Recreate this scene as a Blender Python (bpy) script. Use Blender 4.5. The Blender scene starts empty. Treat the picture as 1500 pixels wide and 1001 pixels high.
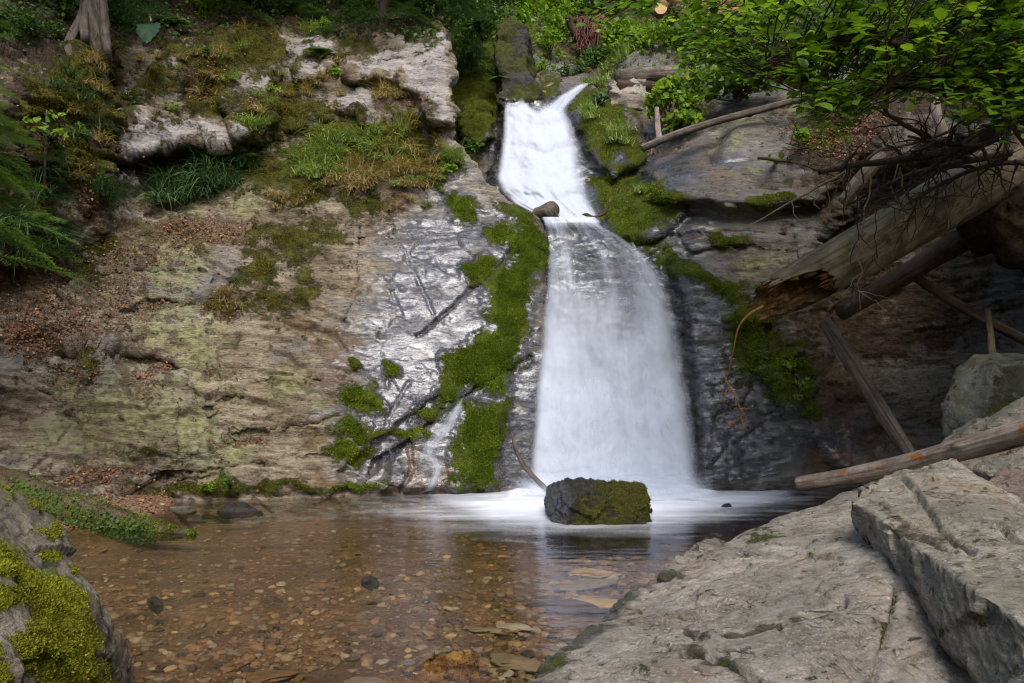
import bpy, bmesh, math, random
import numpy as np
from mathutils import Vector

rng = np.random.default_rng(7)
random.seed(7)
SC = bpy.context.scene
COL = SC.collection

# ------------------------------------------------------------------ camera
IW, IH, FPX, PITCH = 1500.0, 1001.0, 1177.0, math.radians(2.894)
CAM = np.array([0.0, 0.0, 1.3])
cam_d = bpy.data.cameras.new('camera')
cam = bpy.data.objects.new('camera', cam_d)
COL.objects.link(cam)
cam_d.sensor_width = 36.0
cam_d.lens = 36.0 * FPX / IW
cam_d.clip_start, cam_d.clip_end = 0.05, 500.0
cam.location = CAM
cam.rotation_euler = (math.pi / 2 + PITCH, 0, 0)
SC.camera = cam

# ------------------------------------------------------------------ world, sun, exposure
SUN_EL, SUN_AZ = math.radians(48), math.radians(171)      # azimuth measured clockwise from +Y
W = bpy.data.worlds.new('World')
SC.world = W
W.use_nodes = True
wn = W.node_tree
sky = wn.nodes.new('ShaderNodeTexSky')
sky.sky_type = 'NISHITA'
sky.sun_disc = False
sky.sun_elevation = SUN_EL
sky.sun_rotation = SUN_AZ
sky.air_density, sky.dust_density, sky.ozone_density = 1.0, 2.2, 1.0
bg = [n for n in wn.nodes if n.type == 'BACKGROUND'][0]
wn.links.new(sky.outputs[0], bg.inputs[0])
bg.inputs[1].default_value = 0.115
sd = bpy.data.lights.new('sun', 'SUN')
sun = bpy.data.objects.new('sun', sd)
COL.objects.link(sun)
sd.energy, sd.angle, sd.color = 1.4, math.radians(30), (1.0, 0.975, 0.96)
sdir = Vector((math.sin(SUN_AZ) * math.cos(SUN_EL), math.cos(SUN_AZ) * math.cos(SUN_EL), math.sin(SUN_EL)))
sun.rotation_euler = sdir.to_track_quat('Z', 'Y').to_euler()
SC.view_settings.view_transform = 'Standard'
SC.view_settings.look = 'None'
SC.view_settings.exposure = 1.48
SC.view_settings.gamma = 1.0
cy = SC.cycles
cy.use_denoising = True
try:
    cy.denoiser = 'OPENIMAGEDENOISE'
except Exception:
    pass
cy.max_bounces, cy.diffuse_bounces, cy.glossy_bounces = 6, 3, 3
cy.transparent_max_bounces, cy.transmission_bounces = 12, 3
cy.caustics_reflective = cy.caustics_refractive = False
cy.sample_clamp_indirect = 4.0
cy.filter_width = 1.15

# ------------------------------------------------------------------ picture <-> place
CT, ST = math.cos(PITCH), math.sin(PITCH)
def P(px, py, Y):
    """point seen at picture position (px, py), Y metres in front of the camera"""
    px, py, Y = np.broadcast_arrays(np.asarray(px, float), np.asarray(py, float), np.asarray(Y, float))
    cx, c_y = (px - IW / 2) / FPX, (IH / 2 - py) / FPX
    dy, dz = CT - c_y * ST, ST + c_y * CT
    return np.stack([cx / dy * Y, Y, CAM[2] + dz / dy * Y], -1)
def PW(px, py, z=0.0):
    """point on the level z seen at (px, py)"""
    cx, c_y = (px - IW / 2) / FPX, (IH / 2 - py) / FPX
    dy, dz = CT - c_y * ST, ST + c_y * CT
    Y = (z - CAM[2]) / (dz / dy)
    return np.stack(np.broadcast_arrays(cx / dy * Y, Y, z + 0 * Y), -1)
def project(V):
    d = V - CAM
    f = d[:, 1] * CT + d[:, 2] * ST
    u = -d[:, 1] * ST + d[:, 2] * CT
    return IW / 2 + FPX * d[:, 0] / f, IH / 2 - FPX * u / f

# ------------------------------------------------------------------ noise (numpy)
_G = np.array([[1,1,0],[-1,1,0],[1,-1,0],[-1,-1,0],[1,0,1],[-1,0,1],[1,0,-1],[-1,0,-1],
               [0,1,1],[0,-1,1],[0,1,-1],[0,-1,-1],[1,1,0],[-1,1,0],[0,-1,1],[0,-1,-1]], float)
def _h(x, y, z, s):
    with np.errstate(over='ignore'):
        h = (x.astype(np.uint32) * np.uint32(73856093)) ^ (y.astype(np.uint32) * np.uint32(19349663)) \
            ^ (z.astype(np.uint32) * np.uint32(83492791)) ^ np.uint32((s * 2654435761) & 0xffffffff)
        h ^= h >> np.uint32(13); h = h * np.uint32(0x5bd1e995); h ^= h >> np.uint32(15)
        h = h * np.uint32(0x27d4eb2d); h ^= h >> np.uint32(13)
    return h
def perlin(p, seed=0):
    p = np.asarray(p, float)
    i = np.floor(p).astype(np.int64); f = p - i
    w = f * f * f * (f * (f * 6 - 15) + 10)
    out = 0
    for dx in (0, 1):
        for dy in (0, 1):
            for dz in (0, 1):
                g = _G[(_h(i[:, 0] + dx, i[:, 1] + dy, i[:, 2] + dz, seed) & np.uint32(15)).astype(int)]
                d = (f - np.array([dx, dy, dz])) * g
                wt = (w[:, 0] if dx else 1 - w[:, 0]) * (w[:, 1] if dy else 1 - w[:, 1]) * (w[:, 2] if dz else 1 - w[:, 2])
                out = out + wt * d.sum(1)
    return out
def fbm(p, octaves=5, seed=0, gain=0.5):
    a, s, t = 1.0, 0.0, 0.0
    p = np.asarray(p, float)
    for k in range(octaves):
        s = s + a * perlin(p, seed + k * 17); t += a; a *= gain; p = p * 2.03 + 5.7
    return s / t * 1.6
def ridged(p, octaves=4, seed=0):
    a, s, t = 1.0, 0.0, 0.0
    p = np.asarray(p, float)
    for k in range(octaves):
        s = s + a * (1 - np.abs(perlin(p, seed + k * 13)) * 2.2); t += a; a *= 0.5; p = p * 2.1 + 3.1
    return s / t
def facets(p, seed=0, tilt=0.6):
    """cellular blocks, each with a tilted face of its own"""
    i = np.floor(p).astype(np.int64)
    best = np.full(len(p), 1e9); val = np.zeros(len(p)); sec = np.full(len(p), 1e9)
    for dx in (-1, 0, 1):
        for dy in (-1, 0, 1):
            for dz in (-1, 0, 1):
                c = i + np.array([dx, dy, dz])
                h = [(_h(c[:, 0], c[:, 1], c[:, 2], seed + k).astype(float) / 4294967295.0) for k in range(7)]
                q = c + np.stack(h[:3], 1)
                d = p - q
                r = (d * d).sum(1)
                v = (h[3] - .5) + tilt * (d[:, 0] * (h[4] - .5) + d[:, 1] * (h[5] - .5) + d[:, 2] * (h[6] - .5)) * 2
                m = r < best
                sec = np.where(m, best, np.minimum(sec, r))
                val = np.where(m, v, val); best = np.where(m, r, best)
    return val, np.sqrt(sec) - np.sqrt(best)
def smooth(a, b, x):
    t = np.clip((x - a) / (b - a), 0, 1)
    return t * t * (3 - 2 * t)
def tps(ctrl):
    """thin plate spline through (px, py, value)"""
    c = np.array(ctrl, float); X = c[:, :2] / 300.0; n = len(X)
    def K(A, B):
        r2 = ((A[:, None, :] - B[None, :, :]) ** 2).sum(2)
        return 0.5 * r2 * np.log(r2 + 1e-12)
    M = np.zeros((n + 3, n + 3)); M[:n, :n] = K(X, X) + np.eye(n) * 0.004
    M[:n, n] = 1; M[:n, n + 1:] = X; M[n, :n] = 1; M[n + 1:, :n] = X.T
    s = np.linalg.solve(M, np.concatenate([c[:, 2], np.zeros(3)]))
    def f(px, py):
        A = np.stack([np.ravel(px), np.ravel(py)], 1) / 300.0
        o = np.concatenate([K(A[k:k + 20000], X) @ s[:n] for k in range(0, len(A), 20000)])
        return (o + s[n] + A @ s[n + 1:]).reshape(np.shape(px))
    return f
def poly_sd(u, v, poly):
    """signed distance to a polygon, inside positive"""
    pts = np.array(poly, float); ins = np.zeros(len(u), bool); d = np.full(len(u), 1e9)
    for a, b in zip(pts, np.roll(pts, -1, 0)):
        e = b - a; t = np.clip(((u - a[0]) * e[0] + (v - a[1]) * e[1]) / (e @ e + 1e-9), 0, 1)
        d = np.minimum(d, np.hypot(u - a[0] - t * e[0], v - a[1] - t * e[1]))
        c = ((a[1] > v) != (b[1] > v)) & (u < (b[0] - a[0]) * (v - a[1]) / (b[1] - a[1] + 1e-12) + a[0])
        ins ^= c
    return np.where(ins, d, -d)
def line_d(u, v, line):
    pts = np.array(line, float); d = np.full(len(u), 1e9)
    for a, b in zip(pts[:-1], pts[1:]):
        e = b - a; t = np.clip(((u - a[0]) * e[0] + (v - a[1]) * e[1]) / (e @ e + 1e-9), 0, 1)
        d = np.minimum(d, np.hypot(u - a[0] - t * e[0], v - a[1] - t * e[1]))
    return d
def patch(u, v, polys, feather):
    m = np.zeros(len(u))
    for pl in polys:
        m = np.maximum(m, np.clip(0.5 + poly_sd(u, v, pl) / feather, 0, 1))
    return m
def blobs(u, v, els):
    m = np.zeros(len(u))
    for cx, c_y, rx, ry in els:
        r = np.hypot((u - cx) / rx, (v - c_y) / ry)
        m = np.maximum(m, np.clip(1.5 - r, 0, 1))
    return m

# ------------------------------------------------------------------ mesh helpers
def mk(name, V, F, mat, parent=None, origin=None, attrs=None, smooth_on=True, uv=None):
    V = np.asarray(V, float)
    if parent is not None:
        org = np.array(parent['_org']) if '_org' in parent else np.array(parent.location)
    else:
        org = np.zeros(3) if origin is None else np.asarray(origin, float)
    me = bpy.data.meshes.new(name)
    if isinstance(F, np.ndarray):
        n, k = F.shape
        me.vertices.add(len(V)); me.vertices.foreach_set('co', (V - org).ravel())
        me.loops.add(n * k); me.loops.foreach_set('vertex_index', F.ravel().astype(np.int32))
        me.polygons.add(n); me.polygons.foreach_set('loop_start', np.arange(0, n * k, k, dtype=np.int32))
        me.update(calc_edges=True)
    else:
        me.from_pydata((V - org).tolist(), [], [list(map(int, f)) for f in F]); me.update()
    me.polygons.foreach_set('use_smooth', np.full(len(me.polygons), smooth_on))
    for k, a in (attrs or {}).items():
        at = me.attributes.new(k, 'FLOAT', 'POINT'); at.data.foreach_set('value', np.asarray(a, np.float32))
    if uv is not None:
        at = me.attributes.new('flow', 'FLOAT_VECTOR', 'POINT')
        at.data.foreach_set('vector', np.column_stack([uv, np.zeros(len(V))]).astype(np.float32).ravel())
    me.materials.append(mat)
    o = bpy.data.objects.new(name, me); COL.objects.link(o)
    if parent is not None:
        o.parent = parent
    else:
        o.location = org
    return o
def empty(name, loc):
    o = bpy.data.objects.new(name, None); COL.objects.link(o); o.location = loc
    o.empty_display_size = 0.1
    return o
def tag(o, label, cat, group=None, kind=None):
    o['label'] = label; o['category'] = cat
    if group: o['group'] = group
    if kind: o['kind'] = kind
    return o
def structure(o):
    o['kind'] = 'structure'; return o
def dup(o, loc=None, rot=None, scale=None):
    c = o.copy(); COL.objects.link(c)
    if loc is not None: c.location = loc
    if rot is not None: c.rotation_euler = rot
    if scale is not None: c.scale = (scale,) * 3
    for ch in list(o.children):
        d = ch.copy(); COL.objects.link(d); d.parent = c
        for g in list(ch.children):
            e = g.copy(); COL.objects.link(e); e.parent = d
    return c
def grid_faces(ny, nx):
    a = np.arange(ny * nx).reshape(ny, nx)
    return np.stack([a[:-1, :-1], a[1:, :-1], a[1:, 1:], a[:-1, 1:]], -1).reshape(-1, 4)
def grid_normals(V, ny, nx):
    G = V.reshape(ny, nx, 3)
    n = np.cross(np.gradient(G, axis=0), np.gradient(G, axis=1)); n /= np.linalg.norm(n, axis=2, keepdims=True) + 1e-12
    return n.reshape(-1, 3)
def box_blur(a, ny, nx, k):
    G = a.reshape(ny, nx, -1)
    for ax in (0, 1):
        pad = [(0, 0)] * 3; pad[ax] = (k + 1, k)
        c = np.cumsum(np.pad(G, pad, mode='edge'), axis=ax)
        n = G.shape[ax]
        G = (np.take(c, range(2 * k + 1, 2 * k + 1 + n), axis=ax) - np.take(c, range(0, n), axis=ax)) / (2 * k + 1)
    return G.reshape(a.shape)
class Soup:
    """many small copies of a template collected into one mesh (leaves of one crown, needles of one branch ...)"""
    def __init__(self): self.V, self.F, self.R, self.n = [], [], [], 0
    def add(self, T, F, pos, X, Y, Z, scale, rnd=None):
        """instances of template T with axes X,Y,Z (N,3), at pos, scaled"""
        N, m = len(pos), len(T)
        scale = np.broadcast_to(np.asarray(scale, float), (N,))
        B = np.stack([X, Y, Z], 1)                         # N,3(axis),3
        V = np.einsum('mk,nkj->nmj', T, B) * scale[:, None, None] + pos[:, None, :]
        self.V.append(V.reshape(-1, 3))
        self.F.append((F[None] + (np.arange(N) * m)[:, None, None] + self.n).reshape(-1, F.shape[1]))
        if rnd is None: rnd = rng.random(N)
        self.R.append(np.repeat(rnd, m)); self.n += N * m
    def raw(self, V, F, rnd=0.5):
        self.V.append(np.asarray(V, float)); self.F.append(np.asarray(F) + self.n)
        self.R.append(np.broadcast_to(np.asarray(rnd, float), (len(V),))); self.n += len(V)
    def build(self, name, mat, parent=None, origin=None, smooth_on=True):
        return mk(name, np.concatenate(self.V), np.concatenate(self.F), mat, parent, origin,
                  {'rnd': np.concatenate(self.R)}, smooth_on)
def unit(v):
    return v / (np.linalg.norm(v, axis=-1, keepdims=True) + 1e-12)
def frames(direction, up_hint):
    """Y along direction, Z near up_hint"""
    Y = unit(direction); X = unit(np.cross(Y, up_hint)); Z = np.cross(X, Y)
    return X, Y, Z
def tube(pts, rad, sides=8, jitter=0.0, seed=0, cap=True):
    pts = np.array(pts, float); n = len(pts); rad = np.broadcast_to(np.asarray(rad, float), (n,))
    T = unit(np.gradient(pts, axis=0))
    ref = np.array([0, 0, 1.0]) if abs(T[0, 2]) < 0.9 else np.array([1.0, 0, 0])
    N = np.zeros_like(pts); a = unit(np.cross(T[0], ref)); N[0] = a
    for k in range(1, n):
        a = unit(a - T[k] * (a @ T[k])); N[k] = a
    B = np.cross(T, N)
    th = np.linspace(0, 2 * np.pi, sides, endpoint=False)
    V = pts[:, None] + rad[:, None, None] * (np.cos(th)[None, :, None] * N[:, None] + np.sin(th)[None, :, None] * B[:, None])
    V = V.reshape(-1, 3)
    if jitter:
        c = np.repeat(pts, sides, 0)
        r = V - c
        V = c + r * (1 + jitter * fbm(V * (1.2 / max(rad.max(), 1e-3)), 3, seed))[:, None]
    i = np.arange(n - 1)[:, None] * sides; j = np.arange(sides)[None]; j2 = (j + 1) % sides
    F = np.stack([i + j, i + j2, i + sides + j2, i + sides + j], -1).reshape(-1, 4)
    if cap:
        V = np.vstack([V, pts[:1], pts[-1:]]); c0, c1 = n * sides, n * sides + 1
        jj = np.arange(sides); b = (n - 1) * sides
        F = np.vstack([F, np.stack([np.full(sides, c0), (jj + 1) % sides, jj, np.full(sides, c0)], 1)[:, :],
                       np.stack([np.full(sides, c1), b + jj, b + (jj + 1) % sides, np.full(sides, c1)], 1)])
    return V, F
def clean_quads(F):
    """quads with a doubled corner become triangles"""
    out = []
    for f in F:
        f = list(map(int, f)); g = [x for k, x in enumerate(f) if x not in f[:k]]; out.append(g)
    return out
def wiggle(a, b, n, amp, seed):
    a, b = np.array(a, float), np.array(b, float)
    t = np.linspace(0, 1, n)[:, None]
    L = np.linalg.norm(b - a)
    q = np.column_stack([t[:, 0] * 3, np.full(n, seed * 1.37), np.full(n, .5)])
    off = np.stack([fbm(q, 3, seed * 3 + k) for k in range(3)], 1)
    return a + (b - a) * t + off * amp * L * np.sin(np.pi * t) ** .7
# ------------------------------------------------------------------ materials
class NT:
    def __init__(self, name):
        self.m = bpy.data.materials.new(name); self.m.use_nodes = True
        self.t = self.m.node_tree; self.t.nodes.clear()
        self.out = self.t.nodes.new('ShaderNodeOutputMaterial')
        self.co = self.t.nodes.new('ShaderNodeTexCoord').outputs['Object']
    def n(self, kind, **kw):
        nd = self.t.nodes.new('ShaderNode' + kind)
        for k, v in kw.items(): setattr(nd, k, v)
        return nd
    def put(self, sock, v):
        if isinstance(v, bpy.types.NodeSocket): self.t.links.new(v, sock)
        elif v is not None:
            if hasattr(sock.default_value, '__len__') and len(sock.default_value) == 4 and len(v) == 3: v = (*v, 1)
            sock.default_value = v
    def attr(self, name, out='Fac'):
        return self.n('Attribute', attribute_name=name).outputs[out]
    def map(self, scale=(1, 1, 1), rot=(0, 0, 0), vec=None):
        nd = self.n('Mapping'); self.put(nd.inputs['Vector'], vec or self.co)
        nd.inputs['Scale'].default_value = scale; nd.inputs['Rotation'].default_value = rot
        return nd.outputs[0]
    def noise(self, scale, detail=4, rough=.55, vec=None, dist=0.0):
        nd = self.n('TexNoise'); self.put(nd.inputs['Vector'], vec or self.co)
        nd.inputs['Scale'].default_value = scale; nd.inputs['Detail'].default_value = detail
        nd.inputs['Roughness'].default_value = rough; nd.inputs['Distortion'].default_value = dist
        return nd.outputs['Fac']
    def voro(self, scale, vec=None, feature='F1', out='Distance'):
        nd = self.n('TexVoronoi', feature=feature); self.put(nd.inputs['Vector'], vec or self.co)
        nd.inputs['Scale'].default_value = scale
        return nd.outputs[out]
    def ramp(self, fac, stops):
        nd = self.n('ValToRGB'); self.put(nd.inputs[0], fac)
        el = nd.color_ramp.elements
        while len(el) < len(stops): el.new(0.5)
        for e, (p, c) in zip(el, stops): e.position = p; e.color = (*c, 1) if len(c) == 3 else c
        return nd.outputs[0]
    def math(self, op, a, b=None, clamp=False):
        nd = self.n('Math', operation=op, use_clamp=clamp); self.put(nd.inputs[0], a)
        if b is not None: self.put(nd.inputs[1], b)
        return nd.outputs[0]
    def step(self, x, lo, hi, a=0.0, b=1.0):
        nd = self.n('MapRange', interpolation_type='SMOOTHSTEP'); self.put(nd.inputs['Value'], x)
        for k, v in zip(('From Min', 'From Max', 'To Min', 'To Max'), (lo, hi, a, b)): self.put(nd.inputs[k], v)
        return nd.outputs[0]
    def mix(self, fac, a, b, blend='MIX'):
        nd = self.n('Mix', data_type='RGBA', blend_type=blend); self.put(nd.inputs[0], fac)
        self.put(nd.inputs[6], a); self.put(nd.inputs[7], b)
        return nd.outputs[2]
    def mixf(self, fac, a, b):
        nd = self.n('Mix', data_type='FLOAT'); self.put(nd.inputs[0], fac)
        self.put(nd.inputs[2], a); self.put(nd.inputs[3], b)
        return nd.outputs[0]
    def bump(self, height, strength=.5, dist=.02, normal=None):
        nd = self.n('Bump'); self.put(nd.inputs['Height'], height)
        nd.inputs['Strength'].default_value = strength; nd.inputs['Distance'].default_value = dist
        if normal is not None: self.put(nd.inputs['Normal'], normal)
        return nd.outputs[0]
    def bsdf(self, color, rough=.8, normal=None, spec=.3, **kw):
        nd = self.n('BsdfPrincipled'); self.put(nd.inputs['Base Color'], color)
        self.put(nd.inputs['Roughness'], rough); self.put(nd.inputs['Specular IOR Level'], spec)
        if normal is not None: self.put(nd.inputs['Normal'], normal)
        for k, v in kw.items(): self.put(nd.inputs[k], v)
        return nd.outputs[0]
    def mixs(self, fac, a, b):
        nd = self.n('MixShader'); self.put(nd.inputs[0], fac); self.put(nd.inputs[1], a); self.put(nd.inputs[2], b)
        return nd.outputs[0]
    def done(self, shader):
        self.t.links.new(shader, self.out.inputs['Surface']); return self.m

def mask(N, a, noise, k=.9, w=.08):
    """patch attribute with a ragged, noisy edge and holes"""
    x = N.math('ADD', N.math('MULTIPLY', a, .86), N.math('MULTIPLY', N.math('SUBTRACT', noise, .5), k * 2.3))
    return N.step(x, .5 - w * 1.6, .5 + w * 1.6)

def cliff_mat(name, tones, rot, wet_tone):
    N = NT(name)
    q = N.map((1.0, 1.0, 5.0), rot)                        # stretched along the foliation
    big, fine, grain = N.noise(1.1, 5, .6), N.noise(3.2, 8, .72, q, .6), N.noise(26, 7, .85)
    streak = N.noise(9, 6, .7, q, 1.2)
    v = N.math('ADD', N.math('MULTIPLY', big, .38), N.math('ADD', N.math('MULTIPLY', fine, .42), N.math('MULTIPLY', grain, .38)))
    base = N.ramp(v, [(.44, tones[0]), (.52, tones[1]), (.60, tones[2]), (.70, tones[3])])
    hue = N.noise(.9, 3, .6, N.map((1, 1, 1.6), (.2, .5, .1)))
    base = N.mix(N.step(hue, .5, .66, 0, .6), base, (.17, .115, .068))          # rusty tone
    base = N.mix(N.step(hue, .47, .36, 0, .6), base, (.175, .165, .158))          # grey violet tone
    lich = mask(N, N.attr('lichen'), N.noise(2.6, 7, .72), 1.5, .14)
    base = N.mix(N.math('MULTIPLY', lich, .56), base, N.ramp(N.noise(14, 4), [(.35, (.13, .13, .05)), (.65, (.33, .34, .14))]))
    rust = mask(N, N.attr('rust'), N.noise(4.5, 6, .7), 1.3, .12)
    base = N.mix(N.math('MULTIPLY', rust, .62), base, N.ramp(N.noise(11, 6, .7), [(.36, (.045, .026, .012)), (.64, (.18, .095, .032))]))
    pale = mask(N, N.attr('pale'), N.noise(2.2, 5, .6), .9, .12)
    base = N.mix(N.math('MULTIPLY', pale, .8), base, N.ramp(N.math('ADD', N.math('MULTIPLY', fine, .7), N.math('MULTIPLY', grain, .3)), [(.36, (.11, .095, .085)), (.48, (.32, .29, .265)), (.66, (.46, .42, .40))]))
    dk = N.step(streak, .38, .30)
    base = N.mix(N.math('MULTIPLY', dk, .6), base, (.035, .03, .025))            # thin dark partings
    soil = mask(N, N.attr('soil'), N.noise(3.5, 6, .7), 1.1, .12)
    base = N.mix(soil, base, N.ramp(N.noise(20, 5, .7), [(.35, (.016, .011, .007)), (.65, (.085, .052, .028))]))
    wet = mask(N, N.attr('wet'), N.noise(1.5, 6, .65, q), .7, .28)
    base = N.mix(wet, base, N.ramp(N.noise(4, 6, .65, q), [(.3, wet_tone[0]), (.7, wet_tone[1])]))
    base = N.mix(N.math('MULTIPLY', N.math('MULTIPLY', rust, wet), .7), base, (.15, .062, .012))
    lit = mask(N, N.attr('litter'), N.noise(6, 7, .75), 1.5, .12)
    leafcol = N.ramp(N.noise(52, 3, .7), [(.33, (.035, .019, .010)), (.47, (.12, .058, .030)), (.60, (.23, .115, .060)), (.72, (.36, .22, .13))])
    base = N.mix(N.math('MULTIPLY', lit, .6), base, leafcol)
    mossn = N.math('ADD', N.math('MULTIPLY', N.noise(3.4, 8, .72), .75), N.math('MULTIPLY', N.noise(26, 4, .7), .3))
    moss = mask(N, N.attr('moss'), mossn, 1.6, .09)
    green = N.attr('green')
    mt = N.ramp(N.math('ADD', N.math('MULTIPLY', N.noise(5, 5, .7), .5), N.math('MULTIPLY', N.noise(60, 3, .8), .5)),
                [(.38, (.016, .014, .004)), (.5, (.078, .075, .015)), (.62, (.20, .19, .034))])
    mg = N.ramp(N.math('ADD', N.math('MULTIPLY', N.noise(4, 5, .7), .5), N.math('MULTIPLY', N.noise(60, 3, .8), .5)),
                [(.36, (.018, .022, .003)), (.5, (.085, .118, .010)), (.64, (.21, .255, .022))])
    base = N.mix(moss, base, N.mix(green, mt, mg))
    rough = N.mixf(wet, .78, N.step(N.noise(5, 5, .6, q), .38, .66, .10, .34))
    rough = N.mixf(moss, rough, .95); rough = N.mixf(lit, rough, .85)
    spec = N.mixf(wet, .25, 1.0); spec = N.mixf(moss, spec, .1)
    h = N.math('ADD', N.math('MULTIPLY', N.noise(7, 8, .7, q, .8), .7), N.math('MULTIPLY', N.noise(45, 5, .7), .28))
    h = N.math('ADD', h, N.math('MULTIPLY', dk, -.35))
    h = N.math('ADD', h, N.math('MULTIPLY', moss, N.math('MULTIPLY', N.noise(75, 3, .8), 1.0)))
    h = N.math('ADD', h, N.math('MULTIPLY', lit, N.math('MULTIPLY', N.noise(50, 2, .8), .8)))
    nor = N.bump(h, 1.0, .075)
    coat = N.math('MULTIPLY', wet, N.math('SUBTRACT', 1.0, moss))
    qd = N.map((1.0, 1.0, 2.3), (rot[0], rot[1] + .5, 0))
    cn = N.bump(N.math('ADD', N.math('MULTIPLY', N.noise(3.6, 8, .62, qd, .8), 1.0), N.math('MULTIPLY', dk, -.2)), .30, .07)
    coat = N.math('MULTIPLY', coat, N.step(N.noise(2.2, 6, .65, qd, .4), .40, .56, .28, 1.0))
    coat = N.math('MULTIPLY', coat, N.math('SUBTRACT', 1.0, N.math('MULTIPLY', N.step(N.noise(6, 8, .75, qd, .9), .44, .38), .75)))
    return N.done(N.bsdf(base, rough, nor, spec, **{'Coat Weight': coat, 'Coat Roughness': .21, 'Coat IOR': 1.6, 'Coat Normal': cn}))

def rock_mat(name, tones, rot=(0, 0, 0), stretch=(1, 1, 6), moss_col=None, sc=1.0, wet=None, rough=.8, line=.5, bumpd=.02):
    N = NT(name)
    q = N.map(stretch, rot)
    big, fine, grain = N.noise(1.6 * sc, 4, .6), N.noise(5 * sc, 8, .7, q, .5), N.noise(60 * sc, 6, .85)
    v = N.math('ADD', N.math('MULTIPLY', big, .34), N.math('ADD', N.math('MULTIPLY', fine, .38), N.math('MULTIPLY', grain, .42)))
    base = N.ramp(v, [(.44, tones[0]), (.51, tones[1]), (.58, tones[2]), (.68, tones[3])])
    hue = N.noise(2.3 * sc, 4, .6)
    base = N.mix(N.step(hue, .52, .68, 0, .5), base, [c * f for c, f in zip(tones[1], (1.25, .92, .68))])
    q2 = N.map([stretch[0], stretch[1], stretch[2] * 2.4], rot)
    dk = N.math('MAXIMUM', N.step(N.noise(4 * sc, 7, .72, q, 1.0), .38, .32), N.math('MULTIPLY', N.step(N.noise(5 * sc, 8, .75, q2, .7), .40, .345), .8))
    base = N.mix(N.math('MULTIPLY', dk, line), base, [c * .22 for c in tones[0]])
    spots = N.step(N.noise(30 * sc, 6, .8), .58, .63)
    base = N.mix(N.math('MULTIPLY', spots, .55), base, [min(c * 1.35, .6) for c in tones[3]])
    dirt_dark = mask(N, N.attr('soil'), N.noise(9 * sc, 6, .7), 1.1, .12)
    base = N.mix(N.math('MULTIPLY', dirt_dark, .85), base, (.035, .028, .016))
    r = rough
    sp = .25
    ft = N.noise(.9 * sc, 5, .65, q)
    base = N.mix(N.step(ft, .52, .62, 0, .35), base, [min(1, c * f) for c, f in zip(tones[2], (1.15, .95, .85))])
    base = N.mix(N.step(ft, .48, .40, 0, .45), base, [c * f for c, f in zip(tones[1], (.75, .8, .82))])
    if wet is not None:
        w = mask(N, N.attr('wet'), N.noise(5, 5, .6), .5, .2)
        base = N.mix(w, base, wet); r = N.mixf(w, rough, .2); sp = N.mixf(w, .25, .7)
    mcol = moss_col or [(.012, .016, .004), (.06, .07, .012), (.14, .15, .025)]
    mm = mask(N, N.attr('moss'), N.noise(9 * sc, 6, .75), 1.7, .12)
    base = N.mix(mm, base, N.ramp(N.noise(70 * sc, 4, .8), [(.32, mcol[0]), (.5, mcol[1]), (.68, mcol[2])]))
    r = N.mixf(mm, r, .95)
    h = N.math('ADD', N.math('MULTIPLY', N.noise(8 * sc, 8, .72, q, .7), .7), N.math('MULTIPLY', N.noise(70 * sc, 5, .75), .3))
    h = N.math('ADD', h, N.math('MULTIPLY', dk, -.4))
    h = N.math('ADD', h, N.math('MULTIPLY', mm, N.math('MULTIPLY', N.noise(95 * sc, 3, .8), .9)))
    return N.done(N.bsdf(base, r, N.bump(h, 1.0, bumpd * 2.0), sp))

def leaf_mat(name, stops, trans=.4, rough=.5, spec=.35):
    N = NT(name)
    rn = N.attr('rnd')
    oi = N.n('ObjectInfo').outputs['Random']
    x = N.math('ADD', N.math('MULTIPLY', rn, .85), N.math('MULTIPLY', oi, .15))
    c = N.ramp(x, stops)
    p = N.bsdf(c, rough, None, spec)
    t = N.n('BsdfTranslucent'); N.put(t.inputs[0], N.mix(1.0, c, (1.3, 1.25, .5), 'MULTIPLY'))
    return N.done(N.mixs(trans, p, t.outputs[0]))

def bark_mat(name, tones, axis_rot=(0, 0, 0), stretch=(1, 1, 8), sc=1.0, moss=None, bumpd=.015, rough=.85):
    """wood or bark, grain along local Z after rotation"""
    N = NT(name)
    g = N.attr('grain', 'Vector')                          # x: round, y: along (metres)
    q = N.map((14 * sc, 1.6 * sc, 1), vec=g)
    fine = N.noise(1.0, 7, .7, q, .6)
    v = N.math('ADD', N.math('MULTIPLY', fine, .62), N.math('ADD', N.math('MULTIPLY', N.noise(3.5 * sc, 5, .6), .36), N.math('MULTIPLY', N.noise(60 * sc, 3, .7), .1)))
    base = N.ramp(v, [(.40, tones[0]), (.52, tones[1]), (.66, tones[2])])
    pt = N.step(N.noise(2.6 * sc, 6, .7), .50, .60, 0, .62)
    base = N.mix(pt, base, [c * f for c, f in zip(tones[0], (1.5, 1.3, 1.15))])
    crk = N.step(N.noise(1.6, 5, .6, N.map((10 * sc, .7 * sc, 1), vec=g), .3), .36, .30)
    base = N.mix(N.math('MULTIPLY', crk, .7), base, [c * .25 for c in tones[0]])
    if moss:
        mm = mask(N, N.attr('moss'), N.noise(6 * sc, 6, .7), 1.1, .12)
        base = N.mix(mm, base, N.ramp(N.noise(40, 4, .8), [(.32, moss[0]), (.68, moss[1])]))
    h = N.math('SUBTRACT', N.math('MULTIPLY', fine, 1.0), N.math('MULTIPLY', crk, .6))
    return N.done(N.bsdf(base, rough, N.bump(h, 1.0, bumpd * 2.0), .2))

def plain(name, color, rough=.8, spec=.2, var=.35, sc=20):
    N = NT(name)
    c = N.ramp(N.noise(sc, 5, .7), [(.3, [k * (1 - var) for k in color]), (.7, [min(1, k * (1 + var)) for k in color])])
    return N.done(N.bsdf(c, rough, N.bump(N.noise(sc * 3, 4, .7), .5, .01), spec))

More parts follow.
